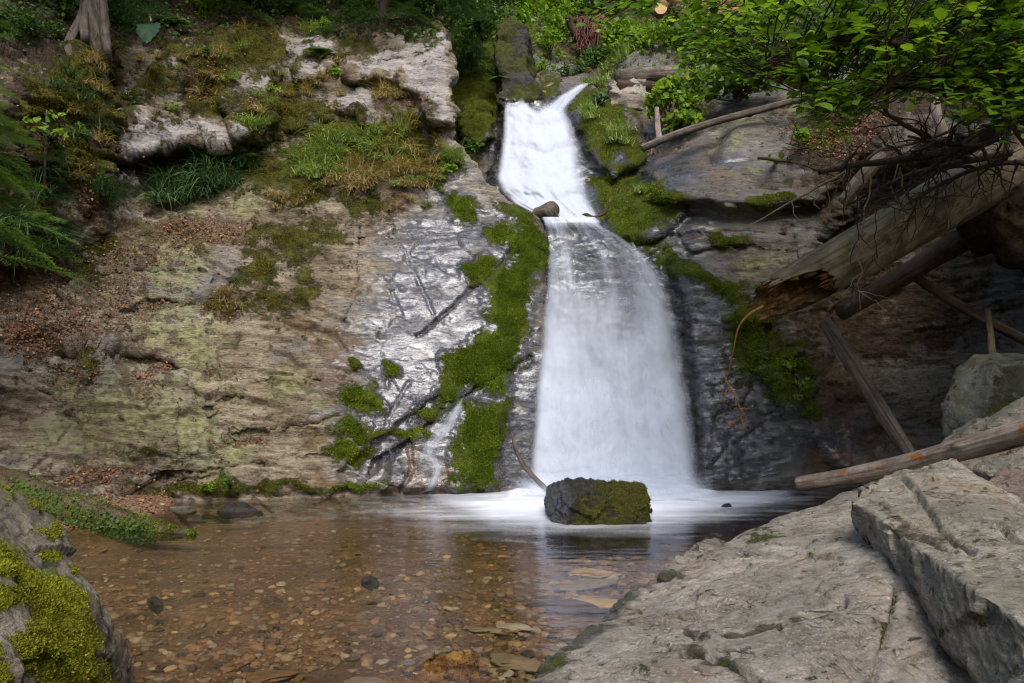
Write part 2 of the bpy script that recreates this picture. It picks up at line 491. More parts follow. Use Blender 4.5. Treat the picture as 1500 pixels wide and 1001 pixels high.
M = {}
M['cliff'] = cliff_mat('weathered_cliff', [(.032, .024, .015), (.122, .093, .057), (.248, .197, .128), (.43, .365, .265)], (.10, .16, 0),
                       [(.018, .018, .021), (.085, .086, .098)])
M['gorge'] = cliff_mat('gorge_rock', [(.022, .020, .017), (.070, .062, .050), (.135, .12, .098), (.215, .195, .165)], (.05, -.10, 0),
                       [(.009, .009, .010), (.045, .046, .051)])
M['slab'] = rock_mat('schist_slab', [(.078, .065, .047), (.185, .158, .122), (.275, .242, .195), (.40, .365, .31)], (.15, .30, -.6), (.9, 1.2, 7), line=.8, wet=(.05, .043, .033))
M['slab2'] = rock_mat('schist_block', [(.072, .061, .042), (.175, .152, .11), (.265, .235, .178), (.39, .355, .285)], (.25, .18, -.9), (.9, 1.4, 7), line=.75)
M['boulder'] = rock_mat('grey_boulder', [(.038, .030, .019), (.11, .090, .060), (.19, .16, .112), (.29, .25, .185)], (.3, .2, 0), (1, 1, 2),
                        [(.05, .055, .008), (.16, .17, .02), (.30, .30, .035)])
M['wetrock'] = rock_mat('wet_mossy_boulder', [(.006, .006, .004), (.016, .014, .010), (.034, .030, .023), (.07, .065, .055)], (.3, .2, 0), (1, 1, 1.5),
                        [(.022, .020, .005), (.070, .075, .011), (.13, .15, .018)], 1.6, (.04, .041, .047), .5)
M['lichenrock'] = rock_mat('lichen_boulder', [(.026, .025, .018), (.072, .071, .052), (.135, .135, .102), (.21, .21, .17)], (0, 0, 0), (1, 1, 1.2), line=.2)
M['redrock'] = rock_mat('reddish_rock', [(.06, .04, .03), (.15, .105, .08), (.22, .165, .135), (.30, .25, .22)], (.2, .1, .2), (1, 1, 6))
M['amber'] = rock_mat('amber_wet_stone', [(.016, .008, .004), (.075, .034, .010), (.24, .115, .028), (.46, .29, .10)], (.3, .2, 0), (1, 1, 1.3), sc=2.2, rough=.12, line=.8)
# ------------------------------------------------------------------ the left cliff (terrain)
def interp(v, pts):
    p = np.array(pts, float); return np.interp(v, p[:, 0], p[:, 1])
A_ctrl = [(-260,800,6.2),(0,800,7.8),(250,800,8.7),(550,800,9.15),(780,800,9.55),
 (-260,735,6.3),(0,735,8.05),(130,735,8.45),(250,735,8.85),(400,735,9.05),(550,730,9.3),(690,730,9.55),(780,730,9.72),(860,730,9.85),
 (-260,560,6.6),(0,560,8.35),(250,560,9.2),(500,560,9.7),(650,560,9.9),(780,560,10.05),(860,560,10.2),
 (-260,400,6.9),(0,400,8.7),(250,400,9.9),(500,400,10.35),(700,400,10.5),(800,400,10.6),
 (-260,250,7.3),(0,250,9.0),(150,250,10.1),(350,250,11.1),(500,250,11.15),(640,250,11.25),(730,290,11.05),
 (-260,100,7.7),(0,100,9.4),(150,100,10.8),(400,100,12.3),(550,120,12.0),(655,120,11.9),
 (0,0,10.2),(200,0,12.0),(400,20,13.6),(560,20,13.6),(650,10,13.8),(-260,0,8.3),
 (0,-140,12.5),(300,-140,15.5),(640,-140,17.5),(-260,-140,9.5)]
A_edge = [(-140,600),(0,640),(50,646),(68,650),(90,661),(143,664),(177,667),(210,669),(234,690),(275,718),(302,758),(322,790),(345,797),(420,801),(560,815),(720,832),(800,842)]
A_depth0 = tps(A_ctrl)
bumps_A = [  # polygon, change of depth, feather in picture units
 ([(172,185),(195,168),(345,178),(360,200),(340,213),(270,212),(180,232)], -.34, 9),
 ([(175,236),(300,214),(330,230),(300,262),(260,290),(200,290)], .30, 20),
 ([(505,92),(545,80),(610,66),(650,64),(664,100),(668,180),(630,190),(606,135),(560,118),(512,122)], -.30, 12),
 ([(500,124),(560,122),(600,140),(630,190),(560,200),(440,190),(450,150)], .06, 25),
 ([(225,318),(330,296),(430,262),(530,262),(640,240),(640,185),(500,175),(340,215),(300,262)], .26, 30),
 ([(325,150),(400,105),(410,160),(380,212),(340,195)], -.25, 12),
 ([(430,80),(490,55),(500,85),(470,115),(430,125)], -.25, 12),
 ([(0,110),(110,90),(165,150),(160,250),(140,330),(40,380),(-60,380),(-60,110)], -.45, 60),
 ([(150,60),(175,110),(178,230),(165,260),(155,150)], .35, 14),
 ([(60,525),(160,532),(245,553),(300,548),(220,520),(120,505)], .12, 10),
 ([(160,470),(300,452),(330,440),(220,440)], .10, 8),
 ([(655,595),(690,580),(735,600),(728,718),(560,722),(575,668),(620,620)], -.16, 14),
 ([(500,735),(560,668),(600,640),(650,598),(660,590),(640,575),(560,640),(490,690)], .10, 8),
 ([(300,440),(345,470),(352,420),(320,400)], .08, 8),
 ([(-100,700),(240,735),(240,800),(-100,800)], -.1, 40),
]
cracks_A = [ # line, half width, depth
 ([(750,368),(705,418),(690,422),(672,440),(640,470),(610,494)], 1.7, .075),
 ([(778,522),(735,548),(690,574),(650,602),(600,644),(552,676),(545,690)], 2.6, .16),
 ([(605,395),(618,425),(634,458)], 1.8, .025), ([(575,340),(600,385)], 1.6, .02), ([(520,360),(590,330),(625,300)], 1.6, .02),
 ([(640,380),(652,402)], 1.6, .022), ([(560,405),(572,440)], 1.6, .02), ([(700,330),(660,345),(630,350)], 1.6, .02),
 ([(20,556),(70,578),(112,600),(180,612)], 2.0, .08), ([(330,640),(380,632),(450,622),(500,610)], 2.0, .06),
 ([(180,700),(300,690),(420,672),(480,668)], 2.0, .06), ([(60,420),(180,400),(300,398)], 2.0, .05),
 ([(350,560),(400,548),(470,560)], 1.8, .05), ([(300,600),(360,575),(380,560)], 1.8, .05), ([(262,590),(258,640),(266,700)], 1.6, .02),
 ([(600,560),(575,600),(560,640)], 1.8, .025), ([(528,330),(522,420),(505,470)], 1.5, .04), ([(575,668),(600,640),(604,690),(586,720)], 2.0, .08),
]
# more short partings in the wet face, running down to the right like the ones in the rock
for k in range(14):
    x, y = rng.uniform(520, 720), rng.uniform(330, 600); L = rng.uniform(8, 26)
    cracks_A.append(([(x, y), (x + L * .5, y + L * .9)], 1.4, .016))
def shape_depth(u, v, base, bumps, cracks, warp_seed, warp=7):
    q = np.column_stack([u / 60, v / 60, np.zeros(len(u))])
    wu = u + warp * fbm(q, 4, warp_seed); wv = v + warp * fbm(q, 4, warp_seed + 50)
    d = base(u, v)
    for poly, dz, f in bumps:
        d = d + dz * smooth(-f / 2, f / 2, poly_sd(wu, wv, poly))
    for ln, w, dz in cracks:
        r = line_d(u + .5 * warp * fbm(q * 3, 3, warp_seed + 9), v + .5 * warp * fbm(q * 3, 3, warp_seed + 29), ln)
        d = d + dz * np.exp(-(r / w) ** 2)
    return d
nyA, nxA, curl = 430, 440, 16
vv = np.linspace(-140, 800, nyA)[:, None] * np.ones((1, nxA + curl))
ss = np.concatenate([np.linspace(0, 1, nxA), np.ones(curl)])[None] * np.ones((nyA, 1))
jag = 7 * fbm(np.column_stack([np.linspace(-140, 800, nyA) / 22, np.zeros(nyA), np.zeros(nyA)]), 4, 77)
redge = interp(vv[:, 0], A_edge) + jag * (vv[:, 0] < 230) + .35 * jag * (vv[:, 0] >= 230)
uu = -260 + (redge[:, None] + 260) * ss
uA, vA = uu.ravel(), vv.ravel()
dA = shape_depth(uA, vA, A_depth0, bumps_A, cracks_A, 5).reshape(nyA, -1)
back = np.zeros(nxA + curl); back[nxA:] = np.linspace(0.06, 1.6, curl) ** 1.1
edge_round = np.zeros(nxA + curl); edge_round[nxA - 10:nxA] = np.linspace(0, 1, 10) ** 2 * .05
dA = dA + back + edge_round
VA = P(uA, vA, dA.ravel())
VA[:, 0] -= np.tile(back * .12, nyA)
_q = np.column_stack([uA / 45, vA / 45, 0 * uA])
u0A, v0A = uA, vA
uA, vA = uA + 22 * fbm(_q, 5, 701), vA + 18 * fbm(_q, 5, 702)          # ragged outlines for the patches
wetA = np.maximum(patch(uA, vA, [[(625,195),(668,235),(700,255),(760,312),(810,340),(830,725),(545,728),(505,680),(490,600),(515,500),(545,420),(570,350),(600,300),(640,262)]], 110),
                  patch(uA, vA, [[(560,560),(840,500),(840,730),(540,730)]], 40))
soilA = blobs(uA, vA, [(80,210,120,110),(40,60,150,70),(250,30,140,45),(420,25,130,28),(560,40,110,16),(255,255,58,30),(140,260,30,60),(170,130,14,60),(300,120,60,40),(420,130,25,18),(520,170,30,10),(40,385,70,30),(560,205,60,12),(-100,300,160,200),(330,60,80,40)])
mossA_g = np.maximum(patch(uA, vA, [
  [(738,296),(762,310),(792,330),(797,360),(790,400),(775,465),(762,530),(748,580),(738,592),(700,570),(655,592),(628,600),(640,572),(652,548),(655,520),(690,505),(718,478),(700,462),(722,440),(712,418),(738,392),(752,368),(735,350),(748,335)],
  [(672,588),(735,590),(738,640),(728,700),(720,716),(662,716),(668,660)]], 34),
  np.maximum(blobs(uA, vA, [(526,586,36,24),(514,628,26,16),(511,663,28,16),(522,714,44,7),(620,606,26,8),(585,640,40,10),(666,302,16,6),(688,318,14,6),(735,345,22,18),(700,395,22,20),(573,545,12,12),(520,533,14,5),(300,714,60,10),(440,718,40,6),(664,232,14,22),(635,268,16,12)]),
             patch(uA, vA, [[(648,300),(690,288),(705,300),(690,322),(660,322)]], 22)))
mossA_o = np.maximum(patch(uA, vA, [
  [(370,345),(420,322),(500,330),(470,400),(450,460),(400,470),(360,440),(345,400)],
  [(330,160),(420,120),(500,175),(640,180),(660,230),(650,262),(560,300),(520,330),(440,330),(380,290),(330,260),(280,240)],
  [(440,85),(560,52),(640,55),(640,68),(560,84),(510,92),(450,140)],
  [(230,60),(440,40),(430,90),(330,160),(240,180),(190,160)],
  [(20,120),(160,60),(160,200),(120,300),(20,330)]], 60),
  blobs(uA, vA, [(340,510,22,20),(320,460,20,14),(120,540,40,12),(130,400,40,16),(190,660,40,10),(240,720,60,8),(320,720,60,10),(420,716,60,8),(150,360,30,15),(260,180,40,8),(600,250,60,30),(470,280,50,30),(420,150,40,20),(560,175,50,14)]) * .80)
mossA_o = mossA_o * np.clip(.80 + 1.3 * fbm(np.column_stack([u0A / 75, v0A / 60, 0 * u0A]), 5, 731), .25, 1.15)
litA = np.maximum(patch(uA, vA, [[(-200,350),(60,345),(170,300),(330,310),(330,360),(240,400),(230,440),(300,455),(200,500),(300,552),(200,590),(60,560),(-200,560)],
  [(60,690),(200,690),(270,715),(270,760),(60,770)]], 130) * .62,
  blobs(uA, vA, [(270,222,70,8),(240,548,70,7),(250,450,60,5),(350,650,40,10),(170,700,60,14),(300,125,40,20),(370,165,26,24),(160,190,12,50),(600,150,40,14),(330,455,26,26),(290,340,80,20),(130,285,26,40),(60,500,100,26)]))
paleA = np.maximum(patch(uA, vA, [[(172,190),(195,178),(345,184),(358,200),(338,212),(270,208),(180,225)],
  [(508,92),(545,84),(610,68),(650,68),(664,100),(664,178),(640,186),(625,150),(600,128),(560,108),(520,118)],
  [(330,150),(372,110),(400,105),(385,150),(360,165),(340,190)],[(428,85),(462,60),(495,55),(492,75),(466,92),(450,120),(430,122)],[(232,92),(255,90),(250,150),(236,140)],
  [(495,140),(540,130),(552,170),(500,182)],[(180,150),(205,145),(200,170)]], 16),
  blobs(uA, vA, [(160,300,24,24),(210,320,40,12),(440,290,30,10)]) * .7)
lichA = blobs(uA, vA, [(120,390,90,60),(260,360,70,60),(240,480,60,50),(290,520,40,60),(200,600,130,60),(300,640,60,60),(90,640,80,40),(380,300,50,20),(430,560,40,30)]) * .85
rustA = blobs(uA, vA, [(500,505,36,26),(488,555,24,26),(520,420,20,14),(610,690,16,30),(650,700,14,20),(480,700,16,16),(560,330,26,20),(590,300,30,14),(600,262,40,18),(440,480,20,16),(460,640,24,20)])
pA = VA.copy()
Nrm = grid_normals(VA, nyA, nxA + curl)
ca, sa = math.cos(.12), math.sin(.12)
q = np.column_stack([pA[:, 0] * ca - pA[:, 2] * sa, pA[:, 1], pA[:, 0] * sa + pA[:, 2] * ca])   # foliation dips to the left
fv, fe = facets(q * np.array([1.1, 1.1, 2.2]), 3)
fv2, _ = facets(q * np.array([3.2, 3.2, 7.5]), 8)
roughk = np.clip(1.15 - .88 * wetA + .5 * smooth(.3, .8, soilA), .24, 2)
strat = ridged(q * np.array([1.0, 1.0, 6.5]) + .3 * fbm(q * 1.5, 3, 4)[:, None], 4, 31)
dis = roughk * (.10 * fbm(pA * .8, 5, 11) + .085 * fv + .03 * fv2 + .045 * (strat - .6) + .016 * fbm(q * np.array([9, 9, 22]), 3, 19))
dis += .05 * np.clip(mossA_o + (fbm(pA * 5, 4, 51)) * .5, 0, 1.2) * (mossA_o > .1) + .045 * np.clip(mossA_g * 1.1 + fbm(pA * 6, 4, 52) * .5, 0, 1.2) * (mossA_g > .2)
dis += .10 * soilA * fbm(pA * 3.5, 4, 60)
def ledges(q, k, wob, seed):
    """broken layers: each juts out at its lower edge and falls back upwards"""
    h = k * q[:, 2] + wob * fbm(q * np.array([.35, .35, .35]) * k, 4, seed); f = h - np.floor(h)
    return smooth(0, .12, f) * (1 - .85 * f) * np.clip(.5 + 1.3 * fbm(q * np.array([.4, .4, .9]) * k + 7, 3, seed + 3), 0, 1.3)
dis += roughk ** 1.5 * (.075 * ledges(q, 1.7, .9, 171) + .030 * ledges(q, 5.5, 1.0, 175)) * (1 - .65 * wetA)
fade = np.ones((nyA, nxA + curl)); fade[:, nxA:] = np.linspace(1, .2, curl)
VA = VA + Nrm * (dis * fade.ravel())[:, None]
mossA = np.clip(np.maximum(mossA_g, mossA_o), 0, 1.2)
cliffA = structure(mk('cliff', VA, grid_faces(nyA, nxA + curl), M['cliff'], attrs=dict(
    wet=wetA, soil=soilA, moss=mossA, green=np.clip(mossA_g * 1.3 - mossA_o * .4, 0, 1), litter=litA, pale=paleA, lichen=lichA, rust=rustA)))

# ------------------------------------------------------------------ the gorge behind and right of the falls (terrain)
B_ctrl = [(580,800,9.8),(700,800,9.8),(900,800,9.85),(1050,800,9.7),(1200,800,9.8),(1400,800,9.5),(1900,800,7.6),
 (700,715,10.1),(900,715,10.0),(1050,715,9.85),(1200,715,10.0),(1350,715,9.9),(1900,715,8.0),
 (700,560,10.6),(800,560,10.5),(900,560,10.4),(1030,560,10.25),(1150,560,10.35),(1300,560,10.7),(1450,560,10.4),(1900,560,8.6),
 (800,420,10.95),(900,420,10.9),(1000,420,10.65),(1100,420,10.45),(1200,420,10.7),(1350,420,10.9),(1500,420,10.6),(1900,420,9.0),
 (800,338,11.25),(885,338,11.2),(980,338,10.9),(1100,338,10.7),(1250,338,10.8),(1400,338,10.9),(1900,338,9.3),
 (790,305,11.9),(870,305,11.85),
 (600,250,13.2),(680,250,13.0),(720,250,12.75),(780,250,12.5),(860,250,12.4),(930,250,12.1),(1000,250,11.5),(1150,250,11.3),(1300,250,11.2),(1900,250,9.6),
 (600,150,14),(690,150,13.6),(780,155,13.7),(850,155,13.6),(920,150,13.2),(1000,160,12.6),(1150,150,12.2),(1300,150,12),(1900,150,10.2),
 (600,100,14.4),(720,100,14.0),(800,122,14.6),(870,118,14.5),(950,110,13.9),(1100,100,13.4),(1300,100,13),
 (600,40,15.5),(720,50,15.5),(800,60,17.5),(900,50,17.5),(1000,50,15.5),(1200,50,14.6),(1500,50,13.5),(1900,50,11.5),
 (600,-160,18.5),(800,-160,26),(1000,-160,24),(1500,-160,18),(1900,-160,14)]
B_depth0 = tps(B_ctrl)
bumps_B = [
 ([(1195,460),(1215,360),(1290,270),(1400,215),(1900,200),(1900,730),(1340,720),(1260,600),(1225,520)], 1.0, 70),
 ([(985,380),(1060,400),(1110,450),(1150,520),(1180,640),(1190,720),(1020,720),(1020,600),(1000,480)], -.20, 30),
 ([(1040,240),(1090,155),(1170,125),(1240,140),(1300,200),(1240,260),(1200,300),(1100,310),(960,290),(950,255)], -.42, 22),
 ([(890,130),(940,122),(1000,120),(1070,150),(1040,180),(980,215),(945,240),(900,190)], .35, 25),
 ([(890,112),(950,108),(1000,118),(990,150),(930,148),(900,140)], .35, 12),
 ([(830,150),(880,118),(905,128),(940,190),(950,235),(900,260),(870,240),(850,190)], -.30, 16),
 ([(880,300),(990,282),(1005,310),(960,350),(900,345)], -.14, 12),
 ([(655,60),(735,60),(735,190),(715,290),(680,240),(660,200)], .45, 18),
 ([(672,150),(690,140),(712,150),(722,200),(700,214),(680,200)], -.35, 10),
 ([(1085,455),(1200,440),(1260,560),(1320,690),(1260,720),(1150,600),(1100,520)], -.22, 24),
]
cracks_B = [([(940,300),(1010,296),(1080,300),(1180,312)], 3, 0.054), ([(985,345),(1080,340),(1150,345)], 2.5, 0.045), ([(1000,370),(1080,360),(1160,372)], 2.5, 0.036),
 ([(1160,330),(1166,380),(1175,430)], 3, 0.054), ([(1060,240),(1120,236),(1180,250)], 2.5, 0.032), ([(1100,560),(1090,590),(1050,610)], 3, 0.045),
 ([(1190,480),(1215,540),(1245,575)], 3, 0.054), ([(900,262),(950,256)], 2.5, 0.036), ([(1120,610),(1180,570)], 2.5, 0.045), ([(1010,560),(1020,640)], 2.5, 0.036),
 ([(1040,330),(1120,322),(1170,334)], 2.2, 0.027), ([(1070,400),(1150,392)], 2.2, 0.027)]
nyB, nxB = 400, 500
uB, vB = np.meshgrid(np.linspace(590, 1900, nxB) , np.linspace(-160, 800, nyB))
uB, vB = uB.ravel(), vB.ravel()
dB = shape_depth(uB, vB, B_depth0, bumps_B, cracks_B, 105)
VB = P(uB, vB, dB)
_q = np.column_stack([uB / 45, vB / 45, 0 * uB])
uB, vB = uB + 18 * fbm(_q, 5, 711), vB + 15 * fbm(_q, 5, 712)
wet_shadeB = np.maximum(patch(uB, vB, [[(720,130),(850,130),(900,180),(960,190),(985,240),(950,330),(1040,400),(1090,480),(1110,600),(1180,720),(700,740),(690,280)]], 60),
                  np.maximum(blobs(uB, vB, [(990,250,40,30),(1060,235,26,10),(1000,330,60,40)]) * .9, blobs(uB, vB, [(1150,600,60,120),(1230,650,50,60)]) * .72))  # wet rock; far right blob also paints the recess foot dark
soil_shadeB = np.maximum(blobs(uB, vB, [(690,150,50,90),(1010,165,50,26),(940,205,20,10),(1240,240,90,40),(1400,300,200,100),(870,80,40,30),(1350,150,200,40),(1200,170,60,30),(1300,450,140,90),(1250,620,60,60)]),  # soil; blobs in the right recess also paint in its shade
                  smooth(110, 70, vB + 6 * fbm(np.column_stack([uB / 40, vB / 40, 0 * uB]), 3, 8)) * .9)
mossB = np.maximum(patch(uB, vB, [[(838,152),(882,118),(905,132),(925,170),(940,215),(948,250),(905,262),(880,240),(862,200)],
  [(865,262),(950,258),(1000,284),(1010,305),(965,325),(950,352),(1060,412),(1112,446),(1070,450),(985,392),(905,345),(880,318)],
  [(655,60),(730,70),(735,140),(722,200),(690,240),(668,200)]], 30),
  np.maximum(blobs(uB, vB, [(985,290,30,8),(1150,545,46,44),(1165,580,26,12),(1100,500,34,60),(1180,600,16,10),(1190,210,30,10),(1130,300,40,8),(1060,350,30,12),(1230,200,30,10),(790,135,30,14)]), smooth(100, 60, vB) * .42))
mossB *= 1 - .5 * blobs(uB, vB, [(915,235,20,8),(925,285,26,5)])
rustB = blobs(uB, vB, [(932,180,20,14),(1060,350,40,10),(1190,480,40,40),(1230,560,50,60),(1220,480,20,20),(1240,680,60,30)])
litB = blobs(uB, vB, [(1220,215,60,26),(1250,180,60,26),(960,215,30,10),(1160,190,30,10)]) * .8
lichB = blobs(uB, vB, [(1080,210,60,50),(1090,320,70,40),(1130,390,60,40)]) * .45
paleB = np.maximum(blobs(uB, vB, [(1070,190,70,50),(1000,250,40,30)]) * .22, blobs(uB, vB, [(985,70,60,16)]) * .8)
Nb = grid_normals(VB, nyB, nxB)
q = np.column_stack([VB[:, 0] * ca + VB[:, 2] * sa, VB[:, 1], -VB[:, 0] * sa + VB[:, 2] * ca])
fv, _ = facets(q * np.array([1.1, 1.1, 2.4]), 13)
fv2, _ = facets(q * np.array([3.5, 3.5, 8]), 18)
strat = ridged(q * np.array([1.1, 1.1, 8]) + .35 * fbm(q * 1.4, 3, 14)[:, None], 4, 131)
far = smooth(12.5, 16, VB[:, 1])
smoothk = 1 - .85 * np.clip(blobs(uB, vB, [(1100,200,100,70),(1020,270,80,40),(1080,300,80,30)]) + .35 * blobs(uB, vB, [(1080,380,120,70)]), 0, 1)
splash = blobs(uB, vB, [(1060,600,60,150),(1000,450,40,80)])
dis = smoothk * (.10 * fbm(VB * .8, 5, 111) + .09 * fv + .035 * fv2 + .055 * (strat - .6) + .018 * fbm(q * np.array([8, 8, 20]), 3, 119)) + .028 * splash * ridged(VB * 7, 3, 120)
smoothk *= .72
dis *= .8
dis += smoothk * (.025 * ledges(q, 1.9, .8, 181) + .016 * ledges(q, 6, 1.0, 185))
dis += far * .5 * fbm(VB * .6, 5, 140) + .032 * np.clip(mossB + fbm(VB * 5, 4, 152) * .5, 0, 1.2) * (mossB > .15)
VB = VB + Nb * dis[:, None]
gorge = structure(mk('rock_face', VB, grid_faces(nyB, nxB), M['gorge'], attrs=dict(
    wet=wet_shadeB, soil=soil_shadeB, moss=np.clip(mossB, 0, 1.2), green=np.clip(.6 + .4 * fbm(VB * .7, 3, 3), 0, 1), litter=litB, pale=paleB, lichen=lichB, rust=rustB)))
# ------------------------------------------------------------------ ground, stream bed, water
def bed_z(x, y):
    p = np.column_stack([x, y, 0 * x])
    z = -.16 - .16 * smooth(-2.5, 1.5, x) - .10 * smooth(7, 10, y) + .05 * fbm(p * .8, 4, 200)
    u, v = project(np.column_stack([x, y, np.zeros_like(x)]))
    shore = patch(u, v, [[(-300,650),(180,650),(260,712),(268,742),(215,762),(150,770),(60,780),(-300,900)]], 26)
    z = z + .30 * shore + .05 * shore * fbm(p * 3, 4, 201)
    return z
N = NT('stream_bed')
g = N.ramp(N.math('ADD', N.math('MULTIPLY', N.noise(3, 5, .6), .4), N.math('MULTIPLY', N.noise(28, 4, .7), .6)),
           [(.34, (.026, .015, .007)), (.5, (.105, .056, .024)), (.66, (.23, .13, .058))])
lf = N.ramp(N.noise(42, 3, .75), [(.36, (.03, .018, .010)), (.5, (.14, .072, .04)), (.66, (.30, .18, .11))])
zz = N.n('SeparateXYZ'); N.put(zz.inputs[0], N.co)
g = N.mix(N.step(zz.outputs['Z'], -.06, .02), g, lf)
M['bed'] = N.done(N.bsdf(g, .85, N.bump(N.noise(30, 5, .7), .8, .02), .2))
nx, ny = 170, 190
X, Y = np.meshgrid(np.linspace(-8, 7, nx), np.linspace(.5, 11.5, ny))
Vb = np.column_stack([X.ravel(), Y.ravel(), bed_z(X.ravel(), Y.ravel())])
structure(mk('stream_bed', Vb, grid_faces(ny, nx)[:, ::-1], M['bed']))
M['ground'] = plain('forest_soil', (.05, .04, .025), .95, .1, .5, 3)
gx = np.array([(-150, -150, -.75), (150, -150, -.75), (150, 150, -.75), (-150, 150, -.75)], float)
structure(mk('ground', gx, np.array([[0, 1, 2, 3]]), M['ground']))

nx, ny = 260, 260
X, Y = np.meshgrid(np.linspace(-8, 7, nx), np.linspace(.5, 10.8, ny) )
Vw = np.column_stack([X.ravel(), Y.ravel(), np.zeros(nx * ny)])
uw, vw = project(Vw)
foam = patch(uw, vw, [[(745,704),(1030,704),(1060,716),(1045,732),(985,742),(800,748),(735,740)]], 34)
foam = np.maximum(foam, .9 * patch(uw, vw, [[(640,730),(760,712),(1060,712),(1150,722),(1100,740),(960,768),(800,770),(720,764)]], 60))
foam = np.maximum(foam, .44 * patch(uw, vw, [[(520,735),(640,724),(1100,716),(1210,724),(1160,744),(960,775),(760,790),(600,765)]], 60))
Vw[:, 2] = .045 * smooth(.55, 1, foam) * (.6 + .4 * fbm(Vw * 2.2, 3, 9)) + .002 * fbm(Vw * np.array([2.5, 5, 1]), 3, 66)
N = NT('pool_water')
fo = N.attr('foam')
fr = N.n('Fresnel'); fr.inputs['IOR'].default_value = 1.33
nb = N.bump(N.noise(1.0, 3, .5, N.map((3, 7.5, 1))), .32, .03)
N.put(fr.inputs['Normal'], nb)
gl = N.n('BsdfGlossy'); gl.inputs['Roughness'].default_value = .12; N.put(gl.inputs['Normal'], nb)
gl.inputs['Color'].default_value = (.95, .95, 1, 1)
tr = N.n('BsdfTransparent'); tr.inputs[0].default_value = (.97, .93, .86, 1)
wat = N.mixs(N.math('MULTIPLY', fr.outputs[0], .92), tr.outputs[0], gl.outputs[0])
df = N.n('BsdfDiffuse'); df.inputs[0].default_value = (.76, .77, .80, 1)
fm = N.math('MULTIPLY', N.step(N.math('ADD', fo, N.math('MULTIPLY', N.math('SUBTRACT', N.noise(1, 3, .5, N.map((1.2, 4, 1))), .5), .5)), .12, .95), .97)
M['water'] = N.done(N.mixs(fm, wat, df.outputs[0]))
structure(mk('pool_water', Vw, grid_faces(ny, nx)[:, ::-1], M['water'], attrs={'foam': foam}))

# ------------------------------------------------------------------ the waterfall
def fall_mat(name, fine, thin, tone=(.68, .715, .79), topfade=0.0):
    N = NT(name)
    fl = N.attr('flow', 'Vector'); body = N.attr('body')
    a = N.noise(1, 3, .5, N.map((fine, 1.1, 1), vec=fl), .35)
    b = N.noise(1, 2, .5, N.map((fine * 3.2, 1.8, 1), vec=fl), .15)
    c = N.noise(1, 4, .6, N.map((5, 4.5, 1), vec=fl), .4)
    st = N.math('ADD', N.math('MULTIPLY', a, .42), N.math('ADD', N.math('MULTIPLY', b, .06), N.math('MULTIPLY', c, .50)))
    al = N.math('ADD', body, N.math('MULTIPLY', N.math('SUBTRACT', st, .5), thin))
    al = N.step(al, .12, .88)
    d = N.n('BsdfDiffuse'); d.inputs[0].default_value = (*tone, 1)
    t = N.n('BsdfTranslucent'); t.inputs[0].default_value = (*tone, 1)
    N.put(d.inputs['Normal'], N.bump(st, .25, .05))
    wh = N.mixs(.35, d.outputs[0], t.outputs[0])
    tr = N.n('BsdfTransparent')
    return N.done(N.mixs(al, tr.outputs[0], wh))
M['fall'] = fall_mat('falling_water', 7, 1.15)
M['fall_up'] = fall_mat('tumbling_water', 5, 1.15, (.58, .61, .67))
M['veil'] = fall_mat('thin_veil', 9, 1.6)
wf = empty('waterfall', P(900, 716, 9.7))
tag(wf, 'silky white waterfall dropping in two tiers over the rock into the pool', 'waterfall')
def sheet(name, Lp, Rp, depth, v0, v1, ny, nx, body_fn, mat, amp, seed, step_amp=0.0):
    v = np.linspace(v0, v1, ny); s = np.linspace(0, 1, nx)
    S, Vv = np.meshgrid(s, v)
    L, R = interp(v, Lp)[:, None], interp(v, Rp)[:, None]
    u = L + (R - L) * S
    t = (Vv - v0) / (v1 - v0)
    fl = np.column_stack([S.ravel(), t.ravel()])
    d = depth(u.ravel(), Vv.ravel())
    nn = fbm(np.column_stack([S.ravel() * 6, t.ravel() * 5, 0 * S.ravel()]), 4, seed)
    d = d - amp * nn - step_amp * np.abs(np.sin(np.pi * (t.ravel() * 5.0 + .45 * fbm(np.column_stack([S.ravel() * 3, t.ravel() * 1.5, 0 * S.ravel()]), 3, seed + 4))))
    bulge = -.10 * np.sin(np.pi * S.ravel())
    Vx = P(u.ravel(), Vv.ravel(), d + bulge)
    return mk(name, Vx, grid_faces(ny, nx), mat, wf, attrs={'body': body_fn(S.ravel(), t.ravel())}, uv=fl)
L_low = [(318,786),(335,790),(400,783),(480,775),(560,770),(640,765),(724,758)]
R_low = [(318,886),(330,896),(345,930),(370,972),(400,1000),(440,1018),(520,1034),(600,1038),(680,1050),(724,1058)]
def low_depth(off):
    f = tps([(790,318,10.85),(885,318,10.82),(800,338,10.62),(900,345,10.6),(960,400,10.35),(790,400,10.3),(780,480,10.08),(990,480,10.12),(780,560,9.9),(1005,560,9.97),(775,650,9.68),(1020,650,9.72),(770,724,9.5),(1032,724,9.52),(900,560,9.88),(900,724,9.45),(860,400,10.3)])
    return lambda u, v: f(u, v) - off
def low_body(S, t):
    edge = smooth(0, .13, S) * smooth(1, .76, S)
    top = .30 + .32 * smooth(.08, .42, t) + .10 * np.cos(S * 6.28) + .36 * smooth(.35, .8, t)
    lip = .35 * smooth(.05, 0, t)
    return (top + lip) * (.25 + .75 * edge) - .55 * (1 - edge)
sheet('lower_tier', L_low, R_low, low_depth(0), 318, 724, 170, 90, low_body, M['fall'], .05, 301)
L_v = [(318,780),(400,776),(560,766),(724,756)]; R_v = [(318,890),(345,912),(370,944),(440,988),(600,1030),(724,1050)]
sheet('veil', L_v, R_v, low_depth(.14), 324, 722, 120, 80, lambda S, t: (.20 + .30 * smooth(.2, .9, t)) * smooth(0, .2, S) * smooth(1, .8, S) - .5 * (1 - smooth(0, .12, S) * smooth(1, .88, S)), M['veil'], .06, 305)
